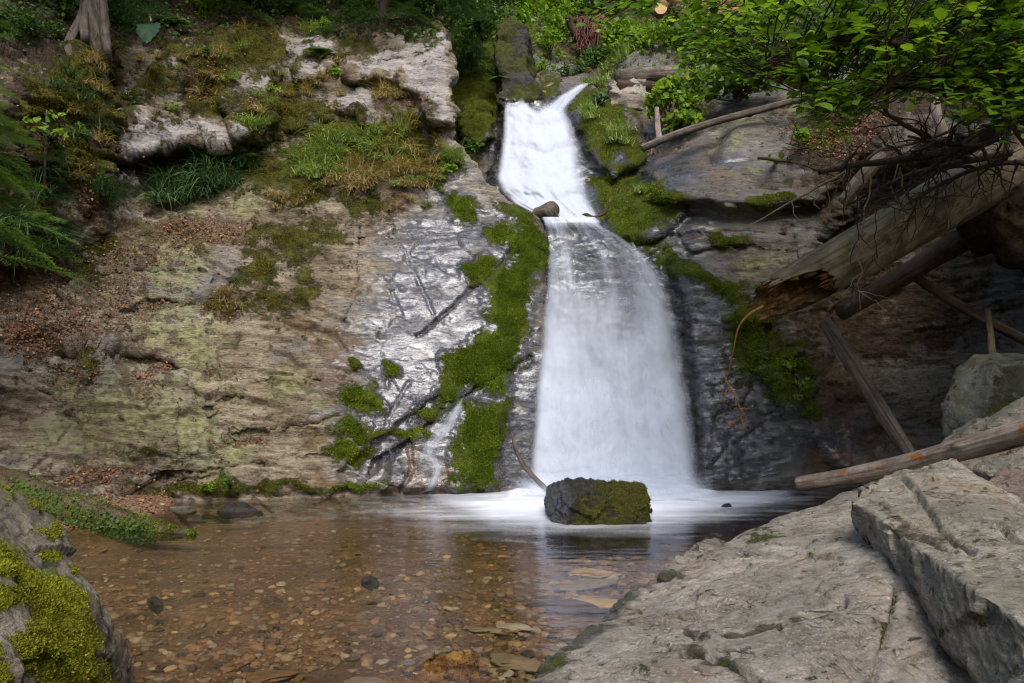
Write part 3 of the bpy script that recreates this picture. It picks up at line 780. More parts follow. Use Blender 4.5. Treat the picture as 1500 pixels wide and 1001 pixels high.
L_up = [(143,735),(150,730),(200,726),(235,720),(262,716),(282,724),(298,742),(314,775),(326,792)]
R_up = [(143,826),(160,848),(185,862),(215,873),(245,882),(285,890),(310,894),(326,898)]
def up_depth(u, v):
    f = tps([(735,143,13.45),(840,143,13.4),(730,200,12.75),(850,200,12.7),(718,255,12.2),(865,255,12.1),(740,300,11.75),(875,300,11.7),(790,328,11.2),(888,328,11.15),(790,240,12.25)])
    return f(u, v)
def up_body(S, t):
    e = smooth(0, .16, S) * smooth(1, .66, S)
    return (1.02 - 1.0 * smooth(.13, 0, t + .02 * np.sin(S * 9) + .015 * np.sin(S * 23))) * e - .12 - .22 * (1 - e) + .1 * smooth(.8, .2, S)
sheet('upper_tier', L_up, R_up, up_depth, 143, 326, 130, 80, up_body, M['fall_up'], .10, 311, .05)
# narrow chute that feeds the upper tier from the right
ch = np.array([(868,120,14.2),(850,128,14.0),(828,146,13.65),(806,170,13.2),(796,200,12.8)])
tt = np.linspace(0, 1, 40); cpx, cpy, cpd = [np.interp(tt, np.linspace(0, 1, 5), ch[:, k]) for k in range(3)]
wd = np.interp(tt, [0, .4, 1], [3, 12, 26]); S, T = np.meshgrid(np.linspace(-1, 1, 12), tt)
Vx = P(cpx[:, None] + S * wd[:, None] * .7, cpy[:, None] + S * wd[:, None] * .55, (cpd[:, None] - .18 - .08 * np.cos(S * 1.5)))
mk('side_chute', Vx.reshape(-1, 3), grid_faces(40, 12), M['fall_up'], wf, attrs={'body': (.75 - .7 * np.abs(S) ** 2 - .6 * smooth(.6, 1, T)).ravel()}, uv=np.column_stack([(S.ravel() + 1) / 2, T.ravel()]))
M['spray'] = fall_mat('spray', 2.2, .9)
sheet('spray', [(610,748),(728,700)], [(610,1046),(728,1100)], lambda u, v: 9.42 + 0 * u - .25 * smooth(690, 728, v), 630, 728, 50, 60, lambda S, t: (.70 * smooth(.05, 1, t) ** 1.6) * smooth(0, .22, S) * smooth(1, .76, S) - .2 * (1 - smooth(0, .2, S) * smooth(1, .8, S)), M['spray'], .10, 330)
sheet('spray', [(610,740),(735,660)], [(610,1040),(735,1130)], lambda u, v: 9.18 + 0 * u - .3 * smooth(690, 735, v), 672, 735, 40, 60, lambda S, t: (.55 * smooth(.0, 1, t) ** 1.4) * smooth(0, .3, S) * smooth(1, .7, S) - .2 * (1 - smooth(0, .2, S) * smooth(1, .8, S)), M['spray'], .08, 333)
# ------------------------------------------------------------------ loose rocks
def hull_rock(name, pts, voxel, mat, parent=None, origin=None, amp=.05, f=1.0, fac=.05, lay=.03, layn=(0, 0, 1), layf=9.0, fine=.006, seed=0, shrink=0, attr_fn=None, cracks=(), soft=0, steps=0.0):
    """rock from its corner points: hull, even remesh, then blocks, foliation steps, cracks and grain"""
    bm = bmesh.new()
    for p in pts: bm.verts.new(p)
    r = bmesh.ops.convex_hull(bm, input=bm.verts)
    bmesh.ops.delete(bm, geom=[v for v in bm.verts if not v.link_faces], context='VERTS')
    me = bpy.data.meshes.new('hull'); bm.to_mesh(me); bm.free()
    tmp = bpy.data.objects.new('hull', me); COL.objects.link(tmp)
    md = tmp.modifiers.new('r', 'REMESH'); md.mode = 'VOXEL'; md.voxel_size = voxel
    if soft:
        sm = tmp.modifiers.new('s', 'SMOOTH'); sm.iterations = soft; sm.factor = .5
    dg = bpy.context.evaluated_depsgraph_get(); ev = tmp.evaluated_get(dg); em = ev.to_mesh()
    nv = len(em.vertices); V = np.empty(nv * 3); em.vertices.foreach_get('co', V); V = V.reshape(-1, 3)
    n = np.empty(nv * 3); em.vertices.foreach_get('normal', n); n = n.reshape(-1, 3)
    F = [tuple(p.vertices) for p in em.polygons]
    ev.to_mesh_clear(); bpy.data.objects.remove(tmp); bpy.data.meshes.remove(me)
    ln = unit(np.array(layn, float))
    h = V @ ln + .10 * fbm(V * 1.2, 3, seed + 5) + .02 * fbm(V * 5, 3, seed + 6)
    fv, _ = facets(V * 2.2 * f, seed + 1)
    fv2, _ = facets(V * 6 * f + 9, seed + 2)
    st = np.column_stack([h * layf, V[:, 0] * .8, V[:, 1] * .8])
    lam = ridged(st, 3, seed + 3)
    side = 1 - np.abs(n @ ln) ** 2
    d = amp * fbm(V * 1.6 * f, 5, seed + 4) + fac * fv + .35 * fac * fv2 + lay * (lam - .6) * (.35 + .65 * side) + fine * fbm(V * 22, 4, seed + 7)
    if steps:                                              # broken layers on the upper face: small ragged terraces
        w = V - np.outer(V @ ln, ln)
        hh = fbm(w * np.array([1.1, 1.1, 1.1]), 5, seed + 21) * 3.2
        d += steps * (np.floor(hh) + smooth(.75, 1, hh - np.floor(hh))) * (1 - side)
    u, v = project(V)
    for line, wpx, dep in cracks:
        wu = u + 3 * fbm(V * 6, 3, seed + 33); wv = v + 3 * fbm(V * 6, 3, seed + 34)
        d -= dep * np.exp(-(line_d(wu, wv, line) / wpx) ** 2)
    V2 = V + n * d[:, None]
    at = {'moss': np.zeros(nv), 'soil': np.zeros(nv), 'wet': np.zeros(nv)}
    if attr_fn:
        wu = u + 10 * fbm(V * 5, 4, seed + 43); wv = v + 10 * fbm(V * 5, 4, seed + 44)
        at.update(attr_fn(V, n, wu, wv))
    if 'moss' in at: V2 = V2 + n * (np.clip(at['moss'], 0, 1) * .012 * (1 + fbm(V * 14, 3, seed + 50)))[:, None]
    quads = np.array([f for f in F if len(f) == 4])
    return mk(name, V2, quads if len(quads) == len(F) else F, mat, parent, origin, at)
_blade = np.array([(0, 0, 0), (.32, .35, .06), (0, 1, .15), (-.32, .35, .06)], float); _bF = np.array([[0, 1, 2, 3]])
def moss_on(o, name, mat, count, size, key='moss', lo=.55, parent=None, up=.35, window=None, seed=0):
    """small leafy shoots standing on the mossy part of a surface"""
    me = o.data; nv = len(me.vertices)
    V = np.empty(nv * 3); me.vertices.foreach_get('co', V); V = V.reshape(-1, 3) + np.array(o.location) * (o.parent is None)
    n = np.empty(nv * 3); me.vertices.foreach_get('normal', n); n = n.reshape(-1, 3)
    a = np.empty(nv); me.attributes[key].data.foreach_get('value', a)
    org = np.array(o.parent.location) if o.parent else 0
    Vw = V + org
    a = a + .45 * fbm(Vw * 4.5, 4, 900 + seed)
    if window is not None:
        u, v = project(Vw); a = a * ((u > window[0]) & (u < window[2]) & (v > window[1]) & (v < window[3]))
    idx = np.nonzero((a > lo) & (n[:, 1] < .5))[0]
    if not len(idx): return None
    r = np.random.default_rng(seed + 5)
    k = r.choice(idx, count); kn = n[k]
    sp = np.sqrt(len(V)) * 0 + size * 1.0
    pos = Vw[k] + r.normal(size=(count, 3)) * sp * .8
    pos -= kn * ((pos - Vw[k]) * kn).sum(1)[:, None]
    dr = unit(kn + r.normal(size=(count, 3)) * .65 + np.array([0, 0, up]))
    X, Y, Z = frames(dr, r.normal(size=(count, 3)))
    S = Soup(); S.add(_blade, _bF, pos - dr * size * .15, X, Y, Z, size * r.uniform(.5, 1.3, count), np.clip(.5 + .35 * fbm(pos * 3, 3, seed + 60) + r.normal(size=count) * .22, 0, 1))
    return S.build(name, mat, parent=parent, origin=None if parent else Vw[idx[0]])
M['moss_bright'] = leaf_mat('yellow_green_moss', [(0, (.035, .028, .006)), (.3, (.11, .11, .010)), (.65, (.23, .235, .018)), (1, (.36, .36, .04))], .3, .8, .1)
M['moss_green'] = leaf_mat('green_moss', [(0, (.026, .030, .004)), (.4, (.092, .13, .009)), (.75, (.165, .22, .016)), (1, (.26, .30, .03))], .3, .85, .1)
M['moss_olive'] = leaf_mat('olive_moss', [(0, (.03, .022, .006)), (.4, (.085, .07, .013)), (.75, (.15, .13, .02)), (1, (.22, .19, .04))], .25, .85, .1)
tag(moss_on(cliffA, 'moss', M['moss_green'], 60000, .019, lo=.80, window=(470, 230, 830, 725), seed=1), 'deep green moss carpet on the wet rock left of the falls', 'moss', kind='stuff')
tag(moss_on(cliffA, 'moss', M['moss_olive'], 40000, .020, lo=.86, window=(-10, 30, 470, 720), seed=2), 'olive brown moss patches over the dry upper left rock', 'moss', kind='stuff')
tag(moss_on(gorge, 'moss', M['moss_green'], 36000, .020, lo=.78, window=(650, 50, 1240, 640), seed=3), 'green moss on the rock right of the falls', 'moss', kind='stuff')

def R3(pts): return [P(a, b, c) for a, b, c in pts]
# the big slab in the right foreground
def slab_at(V, n, u, v):
    return {'soil': np.maximum(.95 * smooth(10, 2, line_d(u, v, [(1000,922),(1040,930),(1090,925),(1140,915),(1165,898),(1230,885)])) , .8 * blobs(u, v, [(1050,975,40,10),(1010,955,26,8),(1085,990,30,8)])),
            'moss': np.maximum(.8 * smooth(7, 2, line_d(u, v, [(1312,868),(1306,905),(1296,940)])), np.maximum(.7 * smooth(12, 2, line_d(u, v, [(760,1000),(830,945),(900,895),(960,850)])) * .7, blobs(u, v, [(943,992,10,8),(806,970,30,14),(1120,790,26,8)]) * .9)),
            'wet': smooth(.07, .0, V[:, 2] + .06 * fbm(V * 3, 3, 9))}
def long_cracks(n, seed):
    r = np.random.default_rng(seed); out = []
    for k in range(n):
        x, y, L = r.uniform(820, 1200), r.uniform(775, 990), r.uniform(60, 190)
        out.append(([(x, y), (x + L * .35, y - L * .06 + r.normal() * 3), (x + L * .7, y - L * .13 + r.normal() * 3), (x + L, y - L * .20)], r.uniform(1.2, 2.0), r.uniform(.008, .024)))
    return out
slab = hull_rock('rock_slab', R3([(752,1010,3.42),(800,965,3.85),(905,888,4.75),(985,838,5.45),(1060,800,6.3),(1130,768,7.1),(1186,745,7.7),(1240,724,8.2),(1290,700,8.5),(1400,690,7.6),(1420,760,5.6),(1330,790,4.9),(1294,820,4.35),(1262,862,3.95),(1236,912,3.5),(1218,962,3.1),(1206,1040,2.75),(760,1080,2.9)]) +
    [(0.0,3.2,-.6),(1.2,5.0,-.6),(2.6,7.4,-.6),(3.6,8.3,-.5),(3.6,5.0,-.6),(1.9,3.0,-.6),(2.1,3.0,-.2),(1.0,2.2,-.6),(0.2,2.3,-.6),(2.5,4.0,-.1)],
    .014, M['slab'], origin=(1.7, 4.5, 0), amp=.03, fac=.03, lay=.02, layn=(-.25, -.25, .93), layf=7, fine=.006, seed=400, attr_fn=slab_at, steps=.010, soft=1,
    cracks=long_cracks(26, 5) + [([(1000,922),(1040,932),(1090,925),(1140,913),(1165,897),(1235,880)], 3.2, .075), ([(1000,953),(1040,965),(1090,985),(1120,1001)], 3.5, .06), ([(1000,884),(1060,880),(1130,874)], 2.2, .035),
            ([(1210,850),(1260,842)], 2, .02), ([(1045,840),(1120,820),(1180,800)], 2.2, .04), ([(1313,862),(1308,905),(1296,945),(1285,1001)], 3.5, .05), ([(1300,950),(1340,960),(1365,955)], 3, .04),
            ([(870,985),(960,960),(1010,960)], 2.2, .015), ([(1080,805),(1120,790),(1160,778)], 2, .035), ([(930,930),(1010,905),(1090,895)], 2, .03), ([(1090,860),(1160,850),(1210,838)], 2, .03), ([(1130,810),(1200,790),(1250,775)], 2, .03)])
tag(slab, 'huge grey schist slab sloping into the pool in the right foreground', 'rock')
def slab2_at(V, n, u, v):
    return {'soil': np.maximum(.7 * smooth(14, 4, line_d(u, v, [(1290,745),(1330,775),(1380,800)])) , .6 * blobs(u, v, [(1450,905,40,24),(1400,830,20,8)])), 'moss': .45 * smooth(-.1, -.6, n[:, 2]), 'wet': 0 * u}
slab2 = hull_rock('rock_slab', R3([(1245,731,5.0),(1271,711,5.3),(1315,690,5.6),(1398,668,5.7),(1497,766,4.5),(1560,850,3.6),(1620,930,2.75),(1500,915,2.85),(1452,882,3.2),(1408,840,3.7),(1371,820,4.0),(1334,808,4.35),(1293,779,4.7)]) +
    R3([(1247,760,5.10),(1293,815,4.95),(1327,860,4.6),(1375,918,4.0),(1416,966,3.5),(1445,1015,3.15),(1500,1080,2.8),(1700,1050,2.6),(1700,880,3.4),(1560,800,4.6),(1400,740,5.6)]),
    .012, M['slab2'], origin=(2.6, 4.2, .4), amp=.025, fac=.035, lay=.022, layn=(-.2, -.55, .8), layf=9, fine=.007, seed=430, attr_fn=slab2_at, steps=.013,
    cracks=[([(1270,715),(1320,700),(1350,735),(1375,770),(1410,800),(1425,808)], 4, .05), ([(1300,775),(1350,790),(1400,810)], 2.5, .025), ([(1455,765),(1497,790)], 3, .04)])
tag(slab2, 'pointed grey slab leaning on top of the huge foreground slab', 'rock')
k1 = hull_rock('rock', R3([(962,870,5.0),(984,818,5.6),(1010,796,6.3),(1045,790,6.6),(1075,797,6.5),(1080,830,6.0),(1040,850,5.6),(1000,880,5.0)]) + [(1.0,5.0,-.4),(1.9,6.6,-.4),(2.1,6.0,-.4),(1.4,5.0,-.4)],
    .016, M['slab'], origin=(1.5, 5.8, 0), amp=.04, fac=.05, lay=.03, layn=(-.4, -.2, .8), seed=450, attr_fn=lambda V, n, u, v: {'moss': .6 * blobs(u, v, [(1000,830,30,10),(975,850,20,14)]), 'wet': smooth(.07, .0, V[:, 2])})
tag(k1, 'small angular rock on the water edge of the huge slab', 'rock')
k2 = hull_rock('rock', R3([(1350,668,8.00),(1400,626,8.10),(1450,600,7.90),(1510,574,7.60),(1600,560,7.20),(1600,700,7.00),(1450,700,7.40),(1350,690,7.80)]) + R3([(1380,700,8.60),(1600,640,8.40)]),
    .022, M['slab'], origin=(3.6, 6.8, .7), amp=.04, fac=.04, lay=.03, layn=(-.4, -.2, .9), seed=460)
tag(k2, 'sloping grey rock behind the pale log at the right edge', 'rock')
k3 = hull_rock('boulder', R3([(1378,636,8.60),(1384,590,8.65),(1400,540,8.70),(1425,520,8.75),(1480,517,8.70),(1560,522,8.50),(1600,640,8.10),(1440,610,8.15),(1452,540,8.35),(1400,660,8.40)]) + R3([(1390,660,9.40),(1440,530,9.50),(1600,540,9.40)]),
    .022, M['lichenrock'], origin=(4.6, 8.1, .9), amp=.05, fac=.03, lay=.01, seed=470, soft=3, attr_fn=lambda V, n, u, v: {'soil': .95 * smooth(10, 40, u - 1410 - (640 - v) * .28) * (n[:, 2] < .6), 'moss': .6 * blobs(u, v, [(1470,600,36,26)])})  # right side painted dark below the top face
tag(k3, 'lichen grey rounded boulder with a dark side under the broken log', 'boulder')
k4 = hull_rock('rock', R3([(1440,720,5.6),(1465,695,5.9),(1530,690,5.6),(1600,760,4.9),(1560,800,4.6),(1490,775,5.0)]) + R3([(1450,760,5.8),(1600,800,5.4)]), .018, M['redrock'], origin=(3.3, 5.4, .5), amp=.03, fac=.05, seed=480)
tag(k4, 'reddish brown rock at the right edge behind the leaning slab', 'rock')
k5 = hull_rock('rock', R3([(1425,690,6.1),(1440,672,6.2),(1510,655,6.0),(1600,650,5.8),(1600,710,5.4),(1480,708,5.7)]) + R3([(1450,720,6.5),(1600,720,6.3)]), .018, M['slab2'], origin=(3.6, 6.0, .5), amp=.03, fac=.04, lay=.05, seed=485)
tag(k5, 'layered pale grey rock under the pale log at right edge', 'rock')
k6 = hull_rock('rock', R3([(1468,1010,2.2),(1480,975,2.3),(1510,955,2.3),(1620,960,2.2),(1620,1060,2.0),(1480,1060,2.0)]) + R3([(1500,1060,2.6),(1620,1000,2.6)]), .012, M['lichenrock'], origin=(1.4, 2.2, .3), amp=.02, fac=.03, seed=488)
tag(k6, 'corner of a grey green rock at the bottom right corner', 'rock')
# boulder in the pool
b0 = empty('boulder', PW(877, 768))
tag(b0, 'dark wet boulder with a mossy face standing in the pool before the falls', 'boulder')
def b0_at(V, n, u, v):
    return {'moss': np.clip(blobs(u, v, [(925,735,44,34),(860,755,40,20),(945,722,14,22),(880,765,70,10)]) * .95 + .2 * smooth(.2, .8, n[:, 2]), 0, 1) * smooth(822, 850, u),
            'wet': .9 * smooth(838, 822, u), 'soil': .5 * blobs(u, v, [(890,735,26,14),(845,740,10,30)])}
b0r = hull_rock('stone_body', R3([(800,752,7.6),(801,735,7.65),(806,723,7.65),(818,717,7.62),(842,712,7.6),(872,719,7.62),(915,717,7.65),(936,719,7.66),(949,735,7.68),(955,760,7.62),(950,770,7.5),(830,772,7.38),(832,735,7.42),(838,727,7.5),(930,735,7.48),(940,772,7.42),(880,733,7.45)]) +
    R3([(806,717,8.1),(850,709,8.2),(930,717,8.1),(956,745,8.0)]) + [(.35,7.45,-.4),(1.3,7.4,-.4),(1.3,8.1,-.4),(.4,8.1,-.4)], .010, M['wetrock'], b0, amp=.085, fac=.055, lay=.012, fine=.018, f=1.5, seed=500, soft=14, attr_fn=b0_at)
moss_on(b0r, 'moss', M['moss_olive'], 8000, .013, lo=.68, parent=b0, seed=11)
# left foreground boulder
b1 = empty('boulder', (-1.9, 3.2, 0))
tag(b1, 'big grey boulder covered in yellow green moss in the left corner', 'boulder')
def b1_at(V, n, u, v):
    m = np.maximum(patch(u, v, [[(-60,770),(20,800),(60,830),(105,850),(130,870),(140,905),(146,960),(160,1010),(80,1010),(45,960),(15,935),(50,905),(30,860),(-40,850)],[(-60,860),(20,868),(36,900),(0,905),(-60,900)],[(-60,925),(0,945),(24,1010),(-60,1010)]], 24) * .98,
                   blobs(u, v, [(35,752,16,12),(62,790,26,10),(5,730,8,12),(75,815,18,8),(110,838,8,10)]) * .8)
    return {'moss': m, 'soil': np.maximum(.8 * blobs(u, v, [(86,912,18,14),(150,930,10,40),(60,825,40,8)]), .5 * smooth(.3, -.4, n[:, 2]))}  # dark blotches, and darker on faces that turn down
b1r = hull_rock('stone_body', R3([(-40,700,3.7),(2,706,3.75),(28,728,3.75),(60,765,3.7),(84,800,3.65),(118,835,3.6),(148,872,3.55),(164,910,3.55),(171,950,3.55),(160,1010,3.4),(40,900,2.9),(-20,820,2.9),(-200,720,3.4),(90,960,2.8),(0,1000,2.3)]) +
    [(-2.0,3.7,-.4),(-1.75,3.9,-.4),(-3.2,4.6,-.4),(-3.4,3.0,-.4),(-1.3,2.2,-.4),(-2.4,2.0,-.3),(-2.6,4.2,.5),(-1.72,3.6,.0)], .011, M['boulder'], b1, amp=.05, fac=.05, lay=.02, layn=(.6, -.3, .7), fine=.006, seed=520, soft=3, attr_fn=b1_at)
moss_on(b1r, 'moss_cover', M['moss_bright'], 80000, .0105, lo=.70, parent=b1, seed=12)
# wet amber stone and other stones in the pool
st = hull_rock('wet_stone', [p for p in R3([(619,968,3.76),(636,955,3.78),(668,951,3.84),(690,954,3.86),(702,962,3.86),(688,978,3.78),(640,982,3.74)])] + [(-.42,3.72,-.05),(-.16,3.72,-.05),(-.15,3.92,-.08),(-.42,3.92,-.08)], .005, M['amber'], origin=PW(658, 980), amp=.012, fac=.02, f=5, lay=.0, fine=.012, seed=540)
tag(st, 'wet amber brown stone poking out of the water near the camera', 'stone')
for nm, lab, pts, mt, sd_ in [
    ('stone', 'pointed brown stone just above the water near the left shore', [(318,748,8.2),(340,738,8.25),(355,736,8.3),(372,742,8.3),(382,748,8.2),(350,752,8.1)], 'wetrock', 550),
    ('stone', 'small pale stone at the waterline left of the pointed brown stone', [(249,746,8.4),(258,740,8.5),(275,741,8.5),(286,747,8.4),(268,753,8.2)], 'lichenrock', 553),
    ('stone', 'small dark wet stone with a bluish glint in the middle of the pool', [(532,848,5.35),(537,845,5.4),(547,845,5.42),(552,849,5.38),(542,851,5.3)], 'wetrock', 556),
    ('stone', 'dark flat stone breaking the surface at the left of the pool', [(218,879,4.85),(222,877,4.9),(230,877,4.9),(233,880,4.85),(224,882,4.8)], 'wetrock', 559),
    ('stone', 'small mossy stone in the white water right of the boulder', [(1056,742,8.45),(1062,738,8.5),(1069,739,8.5),(1072,744,8.45),(1063,746,8.4)], 'wetrock', 562)]:
    pp = R3(pts); c = np.mean(pp, 0)
    o = hull_rock(nm, pp + [(p - c) * np.array([1.15, 1, 0]) + c * np.array([1, 1, 0]) + np.array([0, .02, -.03]) for p in pp] + [p * np.array([1, 1, 0]) + np.array([0, .06, -.07]) for p in pp], .010, M[mt], origin=c, amp=.02, fac=.02, f=3, lay=.005, seed=sd_)
    tag(o, lab, 'stone')
# rocks of the gorge behind the ledge
for lab, pts, mt, vox, sd_, mo in [
    ('mossy rock pillar at the back of the recess left of the upper falls', [(728,28,14.2),(752,20,14.2),(774,34,14.3),(776,80,14.2),(772,112,14.0),(734,116,13.9),(724,70,14.0)], 'wetrock', .04, 600, [(735,60,24,50),(750,28,40,18),(765,100,30,20)]),
    ('mossy ledge rock at the left lip of the upper falls', [(738,112,13.9),(770,104,14.0),(784,118,13.9),(790,142,13.6),(745,150,13.4),(728,140,13.4)], 'wetrock', .035, 605, [(770,138,30,12)]),
    ('brown tilted rock lying above the lip of the upper falls', [(782,108,14.9),(800,105,14.9),(822,116,14.8),(836,128,14.7),(800,136,14.5),(784,130,14.6)], 'redrock', .035, 610, [(805,116,30,8)]),
    ('pale grey rock hidden among the leaves beyond the log stub', [(950,92,15.2),(985,66,15.6),(1040,60,15.6),(1060,84,15.2),(1000,104,14.8)], 'slab', .05, 615, []),
    ('flat rock block under the log stub beside the mossy slope', [(892,120,13.3),(900,112,13.4),(948,112,13.4),(955,140,13.2),(930,150,13.0),(896,132,13.1)], 'slab', .035, 620, [])]:
    pp = R3(pts); c = np.mean(pp, 0); bk = [p + np.array([.1 * (p[0] - c[0]), .9, -.2]) for p in pp]
    o = hull_rock('rock', pp + bk + [p + np.array([0, .3, -.5]) for p in pp[-2:]], vox, M[mt], origin=c, amp=.08, fac=.10, lay=.06, layn=(.1, 0, 1), layf=6, seed=sd_,
                  attr_fn=(lambda mo: lambda V, n, u, v: {'moss': blobs(u, v, mo) * .9 if mo else 0 * u})(mo))
    tag(o, lab, 'rock')
# pebbles on the stream bed
N = NT('pebble')
c = N.ramp(N.attr('rnd'), [(0, (.022, .016, .010)), (.22, (.10, .056, .026)), (.42, (.22, .115, .044)), (.58, (.17, .14, .085)), (.72, (.40, .26, .11)), (.86, (.26, .22, .15)), (1, (.44, .39, .30))])
c = N.mix(.6, c, N.ramp(N.noise(16, 5, .7), [(.3, (.35, .35, .35)), (.7, (1.25, 1.2, 1.1))]), 'MULTIPLY')
M['pebble'] = N.done(N.bsdf(c, .6, N.bump(N.noise(40, 4, .7), .4, .01), .25))
def ico(sub):
    bm = bmesh.new(); bmesh.ops.create_icosphere(bm, subdivisions=sub, radius=1)
    V = np.array([v.co[:] for v in bm.verts]); F = np.array([[v.index for v in f.verts] for f in bm.faces]); bm.free(); return V, F
def pebble_shape(sub, seed):
    V, F = ico(sub); fv, _ = facets(V * .9 + seed, seed, 1.0)
    V = V * (1 + .22 * fbm(V * .8 + seed * 3.1, 3, seed) + .38 * fv)[:, None] * np.array([1, .74, .36]); return V, F
n = 9000
pu, pv = rng.uniform(60, 1240, n), 735 + (1010 - 735) * rng.random(n) ** .8
pw = PW(pu, pv, -.15)
ok = (fbm(pw * np.array([1.1, 1.1, 0]), 4, 222) > -.42 + .35 * rng.random(n)) & (pw[:, 0] > -5.2) & (np.hypot(pu - 1500, (pv - 1300) * 1.7) > 500)
pw = pw[ok]; n = len(pw)
sz = .009 + .044 * rng.random(n) ** 3.6; sz *= np.clip(.7 + .5 * smooth(-1.2, 1.4, pw[:, 0]), .7, 1.25)
pw[:, 2] = bed_z(pw[:, 0], pw[:, 1]) + sz * .12
order = np.argsort(-sz / pw[:, 1]); pr = rng.random(n)
kinds = [('rounded orange brown pebble lying on the stream bed', .42), ('dark brown pebble lying on the stream bed', .10), ('pale grey pebble lying on the stream bed', .9), ('olive grey pebble lying on the stream bed', .57)]
protos = []
for i in range(12):
    V, F = pebble_shape(3, 20 + i); k = kinds[i % 4]
    o = mk('pebble', V, F, M['pebble'], attrs={'rnd': np.full(len(V), np.clip(k[1] + rng.normal() * .05, 0, 1))})
    tag(o, k[0], 'pebble', 'pebbles of the stream bed, ' + k[0].split(' pebble')[0]); protos.append(o)
for j, i in enumerate(order[:290]):
    src = protos[j % 12] if j < 12 else dup(protos[rng.choice(12, p=[.13,.1,.04,.08,.13,.1,.04,.08,.12,.1,.03,.05])])
    src.location = pw[i]; s = sz[i] * (1.05 if j > 30 else 1.35); src.scale = (s * rng.uniform(.8, 1.5), s, s * rng.uniform(.6, 1.0)); src.rotation_euler = (rng.normal() * .15, rng.normal() * .15, rng.uniform(0, 6.3))
S = Soup()
T, F = pebble_shape(2, 61); T2, F2 = pebble_shape(2, 65)
for TT, FF, ix in ((T, F, order[290::2]), (T2, F2, order[291::2])):
    a = rng.uniform(0, 6.28, len(ix)); X = np.column_stack([np.cos(a), np.sin(a), 0 * a]); Yv = np.column_stack([-np.sin(a), np.cos(a), rng.normal(size=len(ix)) * .2]); Z = np.cross(X, unit(Yv))
    S.add(TT, FF, pw[ix], X, unit(Yv), Z, sz[ix] * 1.15, np.clip(.40 + .20 * rng.normal(size=len(ix)), 0, .84))
tag(S.build('gravel', M['pebble']), 'brown and orange gravel covering the stream bed', 'gravel', kind='stuff')
# larger flat stones under the water
for lab, u, v, rx, ry, tone in [('large pale green flat stone under water near the slab', 905, 905, .34, .2, .60), ('long tan flat stone under water by the slab edge', 890, 862, .3, .15, .7),
    ('flat tan stone under water before the boulder', 903, 788, .22, .2, .72), ('broad olive stone under water behind the amber stone', 755, 945, .17, .12, .55), ('wide brown stone under water at bottom left of the amber stone', 540, 985, .11, .08, .57),
    ('dark flat stone under water in mid pool', 826, 866, .28, .17, .08), ('pale oval stone under water left of the large pale green stone', 752, 896, .13, .08, .9), ('grey flat stone under water at the foot of the slab', 855, 835, .25, .16, .55), ('greenish narrow stone under water left of the pale oval stone', 712, 906, .11, .06, .6),
    ('tan stone under water below the boulder', 870, 816, .22, .13, .68), ('round brown stone under water at the bottom edge of the pool', 395, 985, .12, .10, .30)]:
    V, F = pebble_shape(4, int(u) % 37 + 70)
    p = PW(u, v, -.15); p[2] = bed_z(p[:1], p[1:2])[0] + .02
    o = mk('flat_stone', V * np.array([rx, ry, rx * .35]) + p, F, M['pebble'], origin=p, attrs={'rnd': np.full(len(V), tone)})
    o.rotation_euler = (0, 0, rng.uniform(-.5, .5)); tag(o, lab, 'stone')
# ------------------------------------------------------------------ logs, poles, roots
def on_cliff(px, py):
    i = int(np.clip(round((py + 140) / 940 * (nyA - 1)), 0, nyA - 1)); j = int(np.clip(round((px + 260) / (redge[i] + 260) * (nxA - 1)), 0, nxA - 1))
    k = i * (nxA + curl) + j; return VA[k].copy(), Nrm[k].copy()
def on_gorge(px, py):
    i = int(np.clip(round((py + 160) / 960 * (nyB - 1)), 0, nyB - 1)); j = int(np.clip(round((px - 590) / 1310 * (nxB - 1)), 0, nxB - 1))
    k = i * nxB + j; return VB[k].copy(), Nb[k].copy()
def spline(pts, n):
    p = np.array(pts, float); m = len(p)
    if m == 2: t = np.linspace(0, 1, n)[:, None]; return p[0] + (p[1] - p[0]) * t
    q = np.vstack([2 * p[0] - p[1], p, 2 * p[-1] - p[-2]]); out = []
    for t in np.linspace(0, m - 1 - 1e-6, n):
        i = int(t); f = t - i; a, b, c, d = q[i], q[i + 1], q[i + 2], q[i + 3]
        out.append(.5 * ((2 * b) + (-a + c) * f + (2 * a - 5 * b + 4 * c - d) * f * f + (-a + 3 * b - 3 * c + d) * f ** 3))
    return np.array(out)
